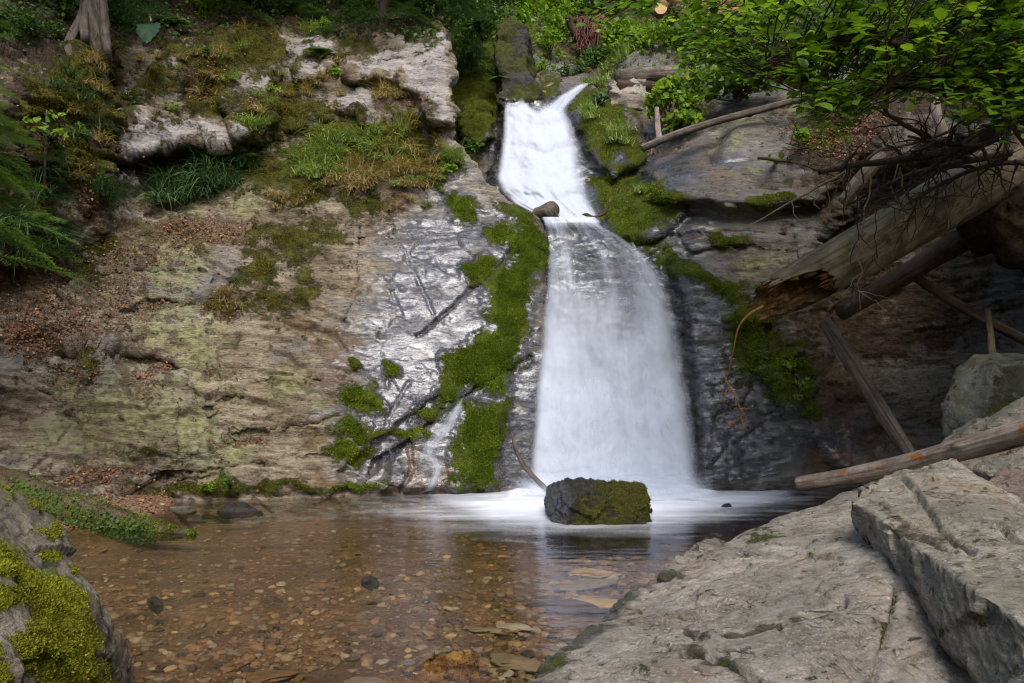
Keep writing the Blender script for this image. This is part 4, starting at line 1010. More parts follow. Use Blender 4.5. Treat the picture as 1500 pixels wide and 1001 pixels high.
def log_mesh(name, pts, rad, mat, parent=None, sides=24, n=60, rough=.08, seed=0, moss=None, tag_org=None, knots=0, start_cut=None):
    c = spline(pts, n); r = np.interp(np.linspace(0, 1, n), np.linspace(0, 1, len(rad)), rad)
    s = np.concatenate([[0], np.cumsum(np.linalg.norm(np.diff(c, axis=0), axis=1))])
    V, F = tube(c, r, sides, 0, 0, True)
    cen = np.vstack([np.repeat(c, sides, 0), c[:1], c[-1:]]); d = V - cen
    q = np.column_stack([np.tile(np.cos(np.linspace(0, 2 * np.pi, sides, endpoint=False)), n), np.tile(np.sin(np.linspace(0, 2 * np.pi, sides, endpoint=False)), n), np.repeat(s, sides)])
    k = 1 + rough * (fbm(q * np.array([1.6, 1.6, 2.2]), 4, seed) + .5 * fbm(q * np.array([5, 5, 1.2]), 3, seed + 3))
    for b in range(knots):
        th, ss = rng.uniform(0, 6.28), rng.uniform(.1, .9) * s[-1]
        k += .35 * np.exp(-(((q[:, 0] - math.cos(th)) ** 2 + (q[:, 1] - math.sin(th)) ** 2) / .1 + (q[:, 2] - ss) ** 2 / (.6 * r.mean()) ** 2))
    V[:-2] = cen[:-2] + d[:-2] * k[:, None]
    g = np.column_stack([np.tile(np.linspace(0, 2 * np.pi, sides, endpoint=False), n) * np.repeat(r, sides), np.repeat(s, sides), np.zeros(n * sides)])
    g = np.vstack([g, [0, 0, 0], [0, s[-1], 0]])
    o = mk(name, V, clean_quads(F), mat, parent, None if parent else (c[0] if tag_org is None else tag_org), {'moss': moss(V) if moss else np.zeros(len(V))})
    at = o.data.attributes.new('grain', 'FLOAT_VECTOR', 'POINT'); at.data.foreach_set('vector', g.astype(np.float32).ravel())
    return o
GM = ((.012, .018, .004), (.10, .12, .02))
M['bark_old'] = bark_mat('bare_old_log', [(.05, .038, .022), (.17, .135, .08), (.32, .27, .17)], moss=((.05, .05, .012), (.18, .16, .05)))
M['bark_dark'] = bark_mat('dark_rotten_bark', [(.022, .014, .009), (.06, .038, .024), (.11, .075, .05)], moss=GM)
M['bark_grey'] = bark_mat('grey_bark', [(.035, .028, .021), (.10, .08, .062), (.19, .155, .125)], moss=GM)
M['bark_pale'] = bark_mat('pale_driftwood', [(.10, .072, .052), (.24, .185, .14), (.38, .31, .25)], moss=((.20, .07, .015), (.42, .18, .05)), sc=1.4)
M['bark_red'] = bark_mat('reddish_log', [(.07, .035, .018), (.19, .095, .048), (.30, .17, .09)], moss=GM)
M['rot'] = bark_mat('orange_rotten_wood', [(.03, .014, .006), (.15, .075, .026), (.40, .25, .095)], sc=1.3, bumpd=.03)
M['twig'] = plain('dry_twig', (.055, .04, .028), .85, .15)
M['twig_pale'] = plain('pale_twig', (.22, .165, .10), .8, .15)
M['twig_orange'] = plain('orange_twig', (.30, .13, .035), .7, .2)
M['sawn'] = plain('sawn_wood', (.42, .27, .13), .8, .15, .25, 14)
# the thick broken log
bl = empty('broken_log', P(1145, 448, 8.3))
tag(bl, 'thick broken log with a splintered orange end jutting out over the pool', 'log')
ax = spline([P(1120, 447, 8.15), P(1300, 345, 8.6), P(1480, 240, 9.0), P(1640, 150, 9.3)], 120)
sL = np.concatenate([[0], np.cumsum(np.linalg.norm(np.diff(ax, axis=0), axis=1))])
sd_n, LT = 72, sL[-1]
Tn = unit(np.gradient(ax, axis=0)); Up = unit(np.cross(np.cross(Tn, [0, 0, 1.0]), Tn)); Sd = np.cross(Tn, Up)
th = np.linspace(0, 2 * np.pi, sd_n, endpoint=False)                      # 0 = up
front = np.array([0, -1.0, -.75]); front /= np.linalg.norm(front)
dirs0 = np.cos(th)[:, None] * Up[3] + np.sin(th)[:, None] * Sd[3]
cut = .04 + .62 * smooth(.05, .75, dirs0 @ front) + .10 * np.abs(perlin(np.column_stack([np.cos(th) * 5, np.sin(th) * 5, 0 * th]), 3)) * 2 + .11 * (rng.random(sd_n) ** 2) * smooth(-.2, .5, dirs0 @ front)
def shell(r_of, lo_extra, lo, hi, n, nz, seed):
    S0 = (lo + lo_extra)[None] + (hi - lo - lo_extra)[None] * (np.linspace(0, 1, n)[:, None] ** 1.4)
    c = np.stack([np.interp(S0.ravel(), sL, ax[:, k]) for k in range(3)], 1); u = np.stack([np.interp(S0.ravel(), sL, Up[:, k]) for k in range(3)], 1); w = np.stack([np.interp(S0.ravel(), sL, Sd[:, k]) for k in range(3)], 1)
    T = np.tile(th, n); r = r_of(S0.ravel())
    qn = np.column_stack([np.cos(T), np.sin(T), S0.ravel()])
    r = r * (1 + nz * fbm(qn * np.array([1.5, 1.5, 1.8]), 4, seed) + .5 * nz * fbm(qn * np.array([6, 6, 1.0]), 3, seed + 4))
    V = c + r[:, None] * (np.cos(T)[:, None] * u + np.sin(T)[:, None] * w)
    i = np.arange(n - 1)[:, None] * sd_n; j = np.arange(sd_n)[None]; j2 = (j + 1) % sd_n
    return V, np.stack([i + j, i + sd_n + j, i + sd_n + j2, i + j2], -1).reshape(-1, 4), np.column_stack([T * r, S0.ravel(), 0 * T])
hi = np.full(sd_n, LT)
V, F, g = shell(lambda s: np.interp(s, [0, .3, 1.5, 4], [.20, .235, .275, .33]), np.zeros(sd_n), cut, hi, 110, .05, 700)
kn = np.exp(-(((P(1222, 392, 8.1) - V) ** 2).sum(1)) / .004)
o = mk('trunk', V, F, M['bark_old'], bl, attrs={'moss': .32 * smooth(.5, 1.2, g[:, 1]) * (fbm(V * 2, 3, 5) + .4)})
at = o.data.attributes.new('grain', 'FLOAT_VECTOR', 'POINT'); at.data.foreach_set('vector', g.astype(np.float32).ravel())
V, F, g = shell(lambda s: np.interp(s, [0, .3, 1.5, 4], [.172, .202, .235, .27]) * (1 - .75 * smooth(.75, 1.3, s)), np.full(sd_n, .012), cut, np.full(sd_n, 1.35), 50, .16, 710)
o = mk('broken_end', V, F[:, ::-1], M['rot'], bl)
at = o.data.attributes.new('grain', 'FLOAT_VECTOR', 'POINT'); at.data.foreach_set('vector', g.astype(np.float32).ravel())
S = Soup()                                                              # splinters round the break
for k in range(90):
    j = rng.integers(sd_n); s0 = cut[j] + rng.uniform(-.02, .10)
    c = np.array([np.interp(s0, sL, ax[:, m]) for m in range(3)]); dr = dirs0[j] * rng.uniform(.165, .215)
    p0 = c + dr; L = rng.uniform(.05, .17); p1 = p0 - Tn[3] * L + rng.normal(size=3) * .012
    w = dirs0[(j + 4) % sd_n] - dirs0[j]; w = w * rng.uniform(.03, .1)
    S.raw([p0 - w, p0 + w, p1 + w * .2, p1 - w * .2, p0 - w + dr * .06, p0 + w + dr * .06], [[0, 1, 2, 3], [4, 3, 2, 5]], rng.random())
o = S.build('splinters', M['rot'], bl)
at = o.data.attributes.new('grain', 'FLOAT_VECTOR', 'POINT')
def lg(name, label, pts, rad, mat, cat='log', **k):
    o = log_mesh(name, R3(pts), rad, M[mat], **k); tag(o, label, cat); return o
lg('log', 'dark rotten log lying under the thick broken log', [(1232,458,9.4),(1330,400,9.55),(1430,340,9.7),(1600,250,9.9)], [.10,.12,.14,.17], 'bark_dark', rough=.16, seed=720, moss=lambda V: .35 * (fbm(V * 2, 3, 5) + .3))
lg('pole', 'grey pole leaning from the broken log down to the pool edge', [(1206,470,9.35),(1250,535,9.25),(1298,612,9.1),(1337,672,9.0)], [.075,.08,.085,.075], 'bark_grey', 'pole', rough=.10, seed=725, knots=4)
lg('pole', 'thin dark pole slanting down to the right under the rotten log', [(1340,406,9.7),(1410,450,9.5),(1500,497,9.2),(1580,530,9.0)], [.055,.06,.06,.06], 'bark_dark', 'pole', rough=.10, seed=730, knots=3)
lg('stake', 'short ochre stake standing behind the lichen grey boulder', [(1447,452,9.35),(1451,490,9.3),(1455,545,9.25)], [.03,.038,.04], 'bark_old', 'stake', rough=.2, seed=735, n=20)
lg('pole', 'slender dead trunk lying across the smooth rock right of the upper falls', [(940,218,11.55),(985,199,11.5),(1040,181,11.45),(1110,162,11.3),(1200,138,11.1),(1290,110,10.9)], [.055,.055,.052,.05,.045,.04], 'bark_grey', 'trunk', rough=.09, seed=740, n=80, knots=5)
lg('driftwood_log', 'pale smooth log with orange scars lying behind the leaning slab', [(1169,709,8.35),(1240,698,8.0),(1310,684,7.6),(1400,661,7.0),(1500,634,6.4),(1600,605,5.9)], [.072,.082,.09,.095,.10,.105], 'bark_pale', rough=.07, seed=745, n=90, knots=4,
   moss=lambda V: .95 * blobs(*project(V), [(1345,670,16,5),(1235,693,6,4),(1290,686,9,3),(1500,628,12,7)]))
lg('log', 'broken log stub wedged in the foot of the upper falls', [(809,307,11.15),(790,316,11.45),(765,326,11.8)], [.125,.12,.11], 'bark_grey', rough=.12, seed=750, n=24)
lg('stick', 'thin forked stick standing beside the log stub in the falls', [(812,300,11.2),(814,312,11.15),(819,322,11.1)], [.014,.018,.02], 'bark_dark', 'stick', n=10)
lg('branch', 'bare twiggy branch caught on the ledge at the right of the falls', [(843,321,11.35),(858,314,11.3),(870,318,11.25),(886,312,11.2),(893,296,11.2)], [.014,.018,.016,.018,.01], 'bark_dark', 'branch', n=24)
lg('stick', 'curved dead stick standing in the pool at the left foot of the falls', [(751,634,9.45),(755,655,9.4),(766,680,9.3),(783,700,9.2),(806,722,9.1)], [.014,.024,.026,.027,.03], 'bark_grey', 'stick', n=30, rough=.15)
lg('log', 'short grey log stub lying on the flat block right of the falls', [(905,113,13.3),(940,111,13.5),(1010,106,13.9)], [.125,.13,.13], 'bark_grey', n=30, seed=755)
bm_ = lg('beam', 'dark weathered beam under the short grey log stub', [(906,127,13.2),(925,127,13.3),(955,125,13.6)], [.12,.12,.12], 'bark_dark', 'beam', sides=4, n=12, rough=.03)
for k, (lab, pts, r, mt) in enumerate([
    ('sawn log end facing the camera at the top of the gorge', [(968,12,15.0),(975,6,16.5)], [.125,.125], 'bark_red'),
    ('reddish post standing in the bushes at the top of the gorge', [(972,78,15.3),(969,56,15.3),(967,34,15.3)], [.10,.085,.08], 'bark_red'),
    ('grey broken trunk leaning by the reddish post', [(953,14,15.1),(968,24,15.1),(990,40,15.3)], [.06,.07,.07], 'bark_grey'),
    ('uppermost reddish log of the pile above the smooth rock', [(985,2,14.5),(1050,5,14.2),(1140,2,14.0)], [.13,.13,.13], 'bark_red'),
    ('lower reddish log of the pile above the smooth rock', [(990,16,14.4),(1050,20,14.2),(1120,22,14.0)], [.12,.12,.12], 'bark_red'),
    ('slanting brown log among the leaves at the top of the gorge', [(1020,50,14.0),(1045,36,13.9),(1075,26,13.7)], [.07,.07,.06], 'bark_red')]):
    o = lg('log' if 'post' not in lab else 'post', lab, pts, r, mt, 'post' if 'post' in lab else 'log', n=20, seed=760 + k)
    if k == 0:
        c0 = P(968, 12, 14.97); a = np.linspace(0, 6.283, 25)[:-1]
        d = mk('sawn_end', np.column_stack([c0[0] + .118 * np.cos(a), np.full(24, c0[1]), c0[2] + .118 * np.sin(a)]), [list(range(24))], M['sawn'], None, o.location); d.parent = o; d.location = (0, 0, 0)
# fallen tree with its root plate at the back of the gorge
rt = empty('uprooted_tree', P(850, 90, 17.0)); tag(rt, 'uprooted tree with a red brown root plate at the back of the gorge', 'fallen tree')
log_mesh('trunk', R3([(815,88,17.2),(835,74,17.1),(862,58,17.0)]), [.17, .2, .24], M['bark_grey'], rt, n=20, seed=780)
log_mesh('limb', R3([(848,58,16.8),(838,42,16.7),(832,24,16.6)]), [.10, .08, .07], M['bark_dark'], rt, n=16, sides=12, seed=781)
log_mesh('limb', R3([(836,32,16.7),(850,28,16.7),(868,26,16.7)]), [.05, .05, .04], M['bark_dark'], rt, n=12, sides=10, seed=782)
M['rootred'] = plain('red_brown_roots', (.10, .045, .032), .9, .1)
hull_rock('root_plate', R3([(845,50,16.9),(865,22,16.9),(885,20,16.9),(890,50,16.8),(880,80,16.8),(862,95,16.8),(842,88,16.8),(868,55,16.3)]) + R3([(860,50,17.6),(880,80,17.5)]), .05, M['rootred'], rt, amp=.15, fac=.1, lay=0, fine=.03, seed=783)
S = Soup()
for k in range(150):
    u0, v0 = rng.uniform(845, 890), rng.uniform(22, 70); L = rng.uniform(10, 40)
    p = wiggle(P(u0, v0, 16.4), P(u0 + rng.normal() * 8, v0 + L, 16.2 + rng.normal() * .2), 7, .12, 2000 + k); V, F = tube(p, np.linspace(.018, .006, 7), 4, cap=False); S.raw(V, F, rng.random())
S.build('roots', M['rootred'], rt)
# mossy rotten log at the left shore
ml = empty('mossy_log', P(110, 775, 7.3)); tag(ml, 'rotten log half buried at the left shore, overgrown with small leaves', 'log')
mlb = log_mesh('trunk', R3([(-120,690,7.9),(0,722,7.75),(90,750,7.55),(170,768,7.35),(230,779,7.15),(285,783,6.95)]), [.24,.22,.19,.135,.08,.025], M['bark_dark'], ml, sides=40, n=110, rough=.22, seed=790,
         moss=lambda V: .35 + .5 * smooth(0, 25, line_d(*project(V), [(-50,672),(60,708),(150,745),(270,780)])) + .3 * blobs(*project(V), [(210,768,26,10)]))
# earth bank added to block light and cover the dark right side
bank = hull_rock('shade_bank', R3([(1395,285,8.9),(1440,225,9.1),(1520,190,8.9),(1700,170,8.4),(1900,250,7.6),(1900,430,7.6),(1640,400,8.2),(1500,372,8.9),(1420,352,9.2)]) + R3([(1430,260,11.2),(1700,180,10.9),(1900,220,10.4),(1900,420,10.4),(1500,360,11.2)]), .05, M['rot'], origin=(6, 9, 3.5), amp=.2, fac=.15, lay=.0, fine=.03, f=.8, seed=800)
N = NT('dark_earth'); N.done(N.bsdf(N.ramp(N.noise(9, 6, .7), [(.35, (.012, .009, .006)), (.65, (.06, .042, .027))]), .95, N.bump(N.noise(30, 4, .7), .9, .03), .1)); M['earth'] = N.m
bank.data.materials[0] = M['earth']; bank['kind'] = 'structure'
# dead branches and hanging roots over the broken log
def branchy(name, label, main, r0, r1, nsub, slen, mat, seed, cat='dead branch', down=.3, group=None):
    c = spline(R3(main), 40); c[1:-1] += .02 * np.stack([fbm(c * 3, 3, seed + k) for k in range(3)], 1)[1:-1]
    S = Soup(); V, F = tube(c, np.linspace(r0, r1, 40), 8, .12, seed, False); S.raw(V, F, .5)
    r = np.random.default_rng(seed)
    T = unit(np.gradient(c, axis=0))
    for k in range(nsub):
        i = r.integers(4, 39); L = slen * r.uniform(.3, 1); d = unit(T[i] * r.uniform(.2, .8) + r.normal(size=3) * .6 + np.array([0, -.1, -down]))
        e = c[i] + d * L; p = wiggle(c[i], e, 10, .10, seed * 10 + k); p[:, 2] -= .10 * L * np.linspace(0, 1, 10) ** 2
        V, F = tube(p, np.linspace(max(r0 * .4, .007), .003, 10), 5, cap=False); S.raw(V, F, r.random())
        for m in range(r.integers(1, 4)):
            j = r.integers(3, 9); e2 = p[j] + unit(d + r.normal(size=3) * .8) * L * .4
            V, F = tube(wiggle(p[j], e2, 6, .12, seed * 99 + k * 7 + m), np.linspace(.005, .002, 6), 4, cap=False); S.raw(V, F, r.random())
    return tag(S.build(name, M[mat], origin=c[0]), label, cat, group)
branchy('dead_branch', 'thick dark dead branch reaching left over the broken log', [(1500,165,8.0),(1430,205,8.0),(1360,228,8.0),(1280,238,7.9),(1200,253,7.8)], .062, .022, 14, .45, 'twig', 810, down=.1)
branchy('dead_branch', 'long thin brown twig pointing down left before the grey rock face', [(1300,215,8.2),(1220,262,8.0),(1160,296,7.9),(1092,335,7.8)], .016, .006, 6, .3, 'twig_pale', 811, down=.9)
branchy('dead_branch', 'dark forked branch rising towards the leaves above the rock', [(1420,235,8.3),(1350,200,8.2),(1300,165,8.1),(1298,130,8.0)], .035, .010, 16, .5, 'twig', 812, down=-.2)
branchy('dead_branch', 'dark dead branch lying low along the top of the broken log', [(1480,225,8.6),(1400,240,8.5),(1320,262,8.4),(1240,300,8.3)], .04, .012, 12, .45, 'twig', 813, down=.2)
branchy('dead_branch', 'tangled dead branch between the leaves and the added earth bank', [(1560,120,7.6),(1490,175,7.6),(1430,215,7.7),(1330,200,7.7)], .05, .012, 24, .7, 'twig', 814, down=.1)
branchy('dead_branch', 'dark dead branch with fine twigs in front of the pale split wood', [(1440,190,7.8),(1380,235,7.8),(1310,285,7.8),(1250,330,7.85)], .022, .006, 20, .55, 'twig', 816, down=.0)
branchy('dead_branch', 'dark dead branch tangled low before the shaded trunk of the hazel', [(1520,240,7.7),(1460,240,7.6),(1390,262,7.6),(1330,300,7.7)], .03, .008, 22, .6, 'twig', 817, down=.2)
branchy('dead_branch', 'thin dead branch bristling with twigs above the smooth rock', [(1400,190,9.0),(1320,215,9.0),(1240,225,9.1),(1150,210,9.3)], .02, .006, 24, .5, 'twig', 818, down=.1)
branchy('dead_branch', 'bare grey twig lying on the smooth rock under the leaves', [(1110,232,9.8),(1170,240,9.6),(1230,262,9.3),(1265,300,9.0)], .02, .006, 12, .4, 'twig', 815, down=.2)
lg('split_log', 'pale split piece of wood above the broken log', [(1236,296,8.8),(1262,262,8.8),(1292,228,8.9)], [.07,.085,.06], 'bark_pale', 'wood', n=24, rough=.2, seed=820)
lg('stick', 'pale upright stick behind the leaves at the upper right', [(1385,205,9.4),(1372,165,9.4),(1366,100,9.5)], [.07,.055,.05], 'bark_pale', 'stick', n=24, rough=.1, seed=822)
lg('stick', 'whitish stem of the shrub on the mossy slope right of the falls', [(966,205,11.7),(963,180,11.75),(962,158,11.8)], [.045,.04,.03], 'bark_pale', 'stick', n=20, rough=.12, seed=823)
for k in (0, 2, 3, 6, 8, 10, 12, 13, 15):                      # roots hanging from the bank
    u0 = [1242,1252,1268,1275,1292,1305,1318,1330,1342,1358,1372,1390,1402,1285,1262,1320][k]; v0 = 232 + rng.uniform(-8, 25); L = rng.uniform(60, 200) if k not in (2, 3, 7) else 200
    Y0 = 7.95 + rng.uniform(-.05, .25)
    p = wiggle(P(u0, v0, Y0), P(u0 + rng.normal() * 16 - 4, v0 + L, Y0 + rng.normal() * .05), 22, .16, 3000 + k * 5)
    S = Soup(); V, F = tube(p, np.linspace(rng.uniform(.007, .015), .003, 22), 6, .1, k, False); S.raw(V, F)
    for m in range(4):
        j = rng.integers(8, 21); V, F = tube(wiggle(p[j], p[j] + np.array([rng.normal() * .12, rng.normal() * .05, -rng.uniform(.05, .3)]), 8, .15, 4000 + k * 9 + m), np.linspace(.006, .002, 8), 4, cap=False); S.raw(V, F, rng.random())
    tag(S.build('hanging_root', M['twig' if k % 3 else 'twig_pale'], origin=p[0]), 'thin dry root hanging down in front of the broken log', 'root', 'roots hanging over the broken log')
lg('twig', 'orange twig curving down from the tip of the broken log', [(1118,449,8.1),(1098,460,8.1),(1082,480,8.1),(1076,510,8.2),(1068,545,8.3),(1064,562,8.35)], [.016,.014,.011,.008,.006,.005], 'twig_orange', 'twig', n=40, sides=6) if False else None
o = log_mesh('twig', R3([(1118,449,8.1),(1098,460,8.1),(1082,480,8.15),(1074,515,8.3),(1066,552,8.5)]), [.016,.014,.010,.006,.004], M['twig_orange'], sides=6, n=36); tag(o, 'orange twig curving down from the tip of the broken log', 'twig')
branchy('root', 'fine reddish rootlets hanging against the wet rock right of the falls', [(1062,550,9.4),(1072,575,9.4),(1082,595,9.4),(1090,625,9.4)], .010, .004, 10, .25, 'twig_orange', 830, 'root', .7)
# old trunk with hanging roots at the top left
tr_ = empty('tree_stump', P(140, 88, 10.6)); tag(tr_, 'grey old trunk with roots gripping the cliff at the top left', 'tree trunk')
log_mesh('trunk', R3([(156,118,11.3),(146,86,10.55),(140,50,10.5),(136,0,10.6),(132,-120,10.9)]), [.10,.10,.14,.17,.17], M['bark_grey'], tr_, rough=.3, seed=840, moss=lambda V: .4 * fbm(V * 3, 3, 3))
log_mesh('root', R3([(120,84,10.9),(124,58,10.3),(122,30,10.35),(126,0,10.5),(130,-40,10.6)]), [.03,.05,.06,.07,.07], M['bark_grey'], tr_, rough=.25, seed=841, sides=12, n=30)
log_mesh('root', R3([(164,110,11.2),(158,80,10.4),(154,50,10.4),(150,10,10.5),(146,-30,10.6)]), [.03,.045,.06,.06,.06], M['bark_grey'], tr_, rough=.25, seed=842, sides=12, n=30)
log_mesh('root', R3([(104,112,10.8),(104,88,10.2),(100,66,10.2),(112,40,10.3),(124,10,10.5)]), [.02,.03,.05,.05,.05], M['bark_grey'], tr_, rough=.25, seed=843, sides=12, n=30)
# ------------------------------------------------------------------ plants
LF = np.array([(0, 0, 0), (.26, .18, .05), (.36, .52, .07), (.20, .82, .04), (0, 1, -.06), (-.20, .82, .04), (-.36, .52, .07), (-.26, .18, .05), (0, .5, -.02)], float)
LFF = np.array([[0, 1, 2, 8], [8, 2, 3, 4], [8, 4, 5, 6], [0, 8, 6, 7]])
M['hazel'] = leaf_mat('hazel_leaf', [(0, (.030, .062, .009)), (.35, (.082, .16, .014)), (.7, (.165, .28, .02)), (1, (.28, .39, .03))], .5, .45, .3)
M['leaf_dark'] = leaf_mat('dark_leaf', [(0, (.014, .036, .008)), (.5, (.038, .085, .014)), (1, (.09, .16, .022))], .35, .5, .3)
M['leaf_bright'] = leaf_mat('bright_leaf', [(0, (.065, .12, .012)), (.5, (.15, .25, .02)), (1, (.28, .38, .04))], .5, .5, .25)
M['grass'] = leaf_mat('green_grass', [(0, (.07, .11, .025)), (.5, (.17, .24, .055)), (.85, (.30, .36, .11)), (1, (.38, .36, .18))], .35, .6, .2)
M['grass_dark'] = leaf_mat('dark_grass', [(0, (.018, .04, .014)), (.5, (.05, .095, .03)), (1, (.10, .16, .06))], .3, .6, .25)
M['straw'] = leaf_mat('straw_grass', [(0, (.11, .075, .035)), (.5, (.27, .20, .08)), (.8, (.42, .34, .15)), (1, (.28, .27, .07))], .3, .8, .15)
M['spruce'] = leaf_mat('spruce_needles', [(0, (.010, .024, .010)), (.5, (.028, .060, .020)), (.8, (.07, .12, .028)), (1, (.15, .22, .04))], .2, .55, .25)
M['fir'] = leaf_mat('young_fir_needles', [(0, (.04, .085, .018)), (.5, (.09, .165, .026)), (1, (.21, .30, .04))], .3, .55, .25)
M['fern'] = leaf_mat('fern', [(0, (.022, .05, .014)), (.5, (.055, .115, .024)), (1, (.12, .19, .04))], .4, .6, .2)
M['teal'] = leaf_mat('blue_green_leaf', [(0, (.012, .035, .018)), (.5, (.035, .08, .04)), (1, (.09, .16, .075))], .25, .5, .3)
M['dead_leaf'] = leaf_mat('dead_beech_leaf', [(0, (.045, .022, .011)), (.4, (.135, .060, .030)), (.75, (.25, .125, .062)), (1, (.38, .24, .14))], .15, .75, .2)
def rand_unit(n): return unit(rng.normal(size=(n, 3)))
def leaves(S, pos, size, tilt=.5, face=(0, -.35, .9), droop=None, rnd=None, T=None, F=None):
    n = len(pos)
    nz = unit(np.array(face) + rng.normal(size=(n, 3)) * tilt)
    d = rng.normal(size=(n, 3)) if droop is None else droop + rng.normal(size=(n, 3)) * .5
    Y = unit(d - nz * (d * nz).sum(1)[:, None]); X = np.cross(Y, nz)
    S.add(LF if T is None else T, LFF if F is None else F, pos, X, Y, nz, size, rnd)
# --- the hazel that hangs over the right side
def poly_points(poly, n):
    p = np.array(poly, float); out = []
    while len(out) < n:
        q = rng.uniform(p.min(0), p.max(0), (n * 3, 2)); s = poly_sd(q[:, 0], q[:, 1], poly); out += list(q[s > 0])
    return np.array(out[:n])
hz = empty('hazel_tree', P(1560, 440, 7.0)); tag(hz, 'big leafy hazel leaning in from the right above the rocks', 'tree')
limbs = [[(1600,470,7.2),(1560,330,6.9),(1500,200,6.5),(1380,90,6.1),(1240,60,5.9),(1120,90,5.9)], [(1600,470,7.2),(1570,280,6.9),(1520,120,6.6),(1440,20,6.4),(1300,-60,6.2),(1080,-20,6.0),(930,5,6.0)],
         [(1600,470,7.2),(1585,300,7.4),(1540,150,7.6),(1420,110,7.8),(1300,120,7.9),(1200,140,7.9)], [(1600,470,7.2),(1620,200,6.6),(1600,20,6.2),(1480,-120,6.0)], [(1600,470,7.2),(1560,260,7.0),(1470,150,6.4),(1400,140,6.0),(1300,130,5.6)]]
LC = []
for k, l in enumerate(limbs):
    c = spline(R3(l), 50); c += .03 * np.stack([fbm(c * 2, 3, 850 + k * 3 + m) for m in range(3)], 1); LC.append(c)
    V, F = tube(c, np.linspace(.055, .010, 50), 8, .1, k, False); mk('limb', V, F, M['twig'], hz)
LC = np.concatenate([c[14:] for c in LC])
crown = [([(1090,0),(1500,-40),(1560,170),(1430,178),(1330,150),(1270,165),(1215,185),(1180,150),(1120,105),(1080,60)], 330, 5.2, 7.4, .095),
         ([(1260,20),(1560,-40),(1560,215),(1440,205),(1380,160),(1290,130)], 260, 5.6, 8.4, .095),
         ([(840,-20),(1090,-20),(1120,50),(1020,40),(960,22),(900,45),(850,30)], 46, 5.4, 6.6, .09),
         ([(1150,120),(1230,130),(1260,185),(1200,200),(1165,165)], 40, 5.4, 6.4, .09),
         ([(1000,10),(1120,0),(1150,110),(1060,120),(985,95)], 120, 7.4, 9.0, .095),
         ([(1160,-620),(1850,-620),(1850,-30),(1220,-30)], 300, 4.6, 7.4, .11)]  # unseen crown part above the frame, added to shade the right recess
S, ST2 = Soup(), Soup()
for poly, ns, y0, y1, sz in crown:
    q = poly_points(poly, ns); Yd = rng.uniform(y0, y1, ns)
    for (pu, pv), yy in zip(q, Yd):
        tip = P(pu, pv, yy); near = LC[np.argmin(((LC - tip) ** 2).sum(1))]
        out = unit(tip - near + np.array([-.3, -.1, -.05])); L = rng.uniform(.25, .5); st0 = tip - out * L + np.array([0, 0, .08])
        if np.linalg.norm(near - st0) < 1.2:
            V, F = tube(wiggle(near, st0, 8, .08, int(pu * 7 + pv)), np.linspace(.008, .005, 8), 4, cap=False); ST2.raw(V, F)
        t = np.linspace(0, 1, 8)[:, None]; c = st0 + out * L * t - np.array([0, 0, .14]) * t ** 2 * L * 2
        V, F = tube(c, np.linspace(.005, .002, 8), 4, cap=False); ST2.raw(V, F)
        m = rng.integers(8, 14); tt = np.linspace(.1, 1, m); side = np.where(np.arange(m) % 2, 1, -1)[:, None]
        sp = unit(np.cross(out, [0, 0, 1.0])); pos = np.stack([np.interp(tt, t[:, 0], c[:, k]) for k in range(3)], 1)
        dr = out * .6 + side * sp * .8 + np.array([0, 0, -.25])
        base = rng.normal() * .22
        leaves(S, pos, sz * rng.uniform(.42, 1.32, m), .28, (0, -.22, .95), dr, np.clip(.45 + base + rng.normal(size=m) * .2, 0, 1))
S.build('foliage', M['hazel'], hz); ST2.build('twigs', M['twig'], hz)
# --- shrubs
def shrub(name, label, base, ell, nl, size, mat, stems=7, group=None, tilt=.7, face=(0, -.35, .8), cat='shrub', clump=10):
    """ell: list of centre (3), radii (3)"""
    r = empty(name, base); tag(r, label, cat, group)
    S, B = Soup(), Soup()
    for c, rad in ell:
        c, rad = np.array(c), np.array(rad); m = max(1, int(nl / len(ell)))
        nc = max(3, m // clump); cc = c + rand_unit(nc) * rad * (rng.random(nc) ** .5)[:, None]
        pos = cc[rng.integers(nc, size=m)] + rng.normal(size=(m, 3)) * rad * .16
        hue = .5 + .3 * fbm(pos * 2.2, 3, 33)
        leaves(S, pos, size * rng.uniform(.6, 1.3, m), tilt, face, None, np.clip(hue + rng.normal(size=m) * .16, 0, 1))
        for k in range(stems):
            e = cc[rng.integers(nc)]; p = wiggle(np.array(base), e, 12, .08, int(rng.integers(1e5))); V, F = tube(p, np.linspace(.014, .004, 12), 5, cap=False); B.raw(V, F, rng.random())
    S.build('foliage', M[mat], r); B.build('stems', M['twig'], r)
    return r
def E(px, py, Y, rx, ry, rz=None):
    k = Y / FPX; return (P(px, py, Y), (rx * k, (rz or rx) * k, ry * k))
shrub('shrub', 'bright leafy shrub growing beside the dead trunk right of the upper falls', P(985, 205, 12.2), [E(985,130,12.3,34,20), E(1020,110,12.2,40,22), E(962,150,12.3,18,20), E(1010,150,12.1,30,22), E(1000,175,12.0,24,16)], 1500, .085, 'leaf_bright')
shrub('shrub', 'dark leafy shrub spreading over the top of the smooth rock', P(1080, 150, 12.0), [E(1060,120,12.0,46,24), E(1120,110,11.6,44,22), E(1090,95,12,50,22)], 1300, .10, 'hazel')
shrub('grass_clump', 'tall bright green grassy bush at the top of the gorge', P(918, 105, 15.2), [E(918,72,15.2,34,28), E(905,50,15.3,24,18), E(935,55,15.2,22,18)], 1500, .10, 'leaf_bright', cat='bush', tilt=1.0)
shrub('plant', 'small dark leafed plant on the mossy slope beside the upper falls', on_gorge(880,152)[0], [E(882,146,13.0,14,10)], 160, .06, 'teal')
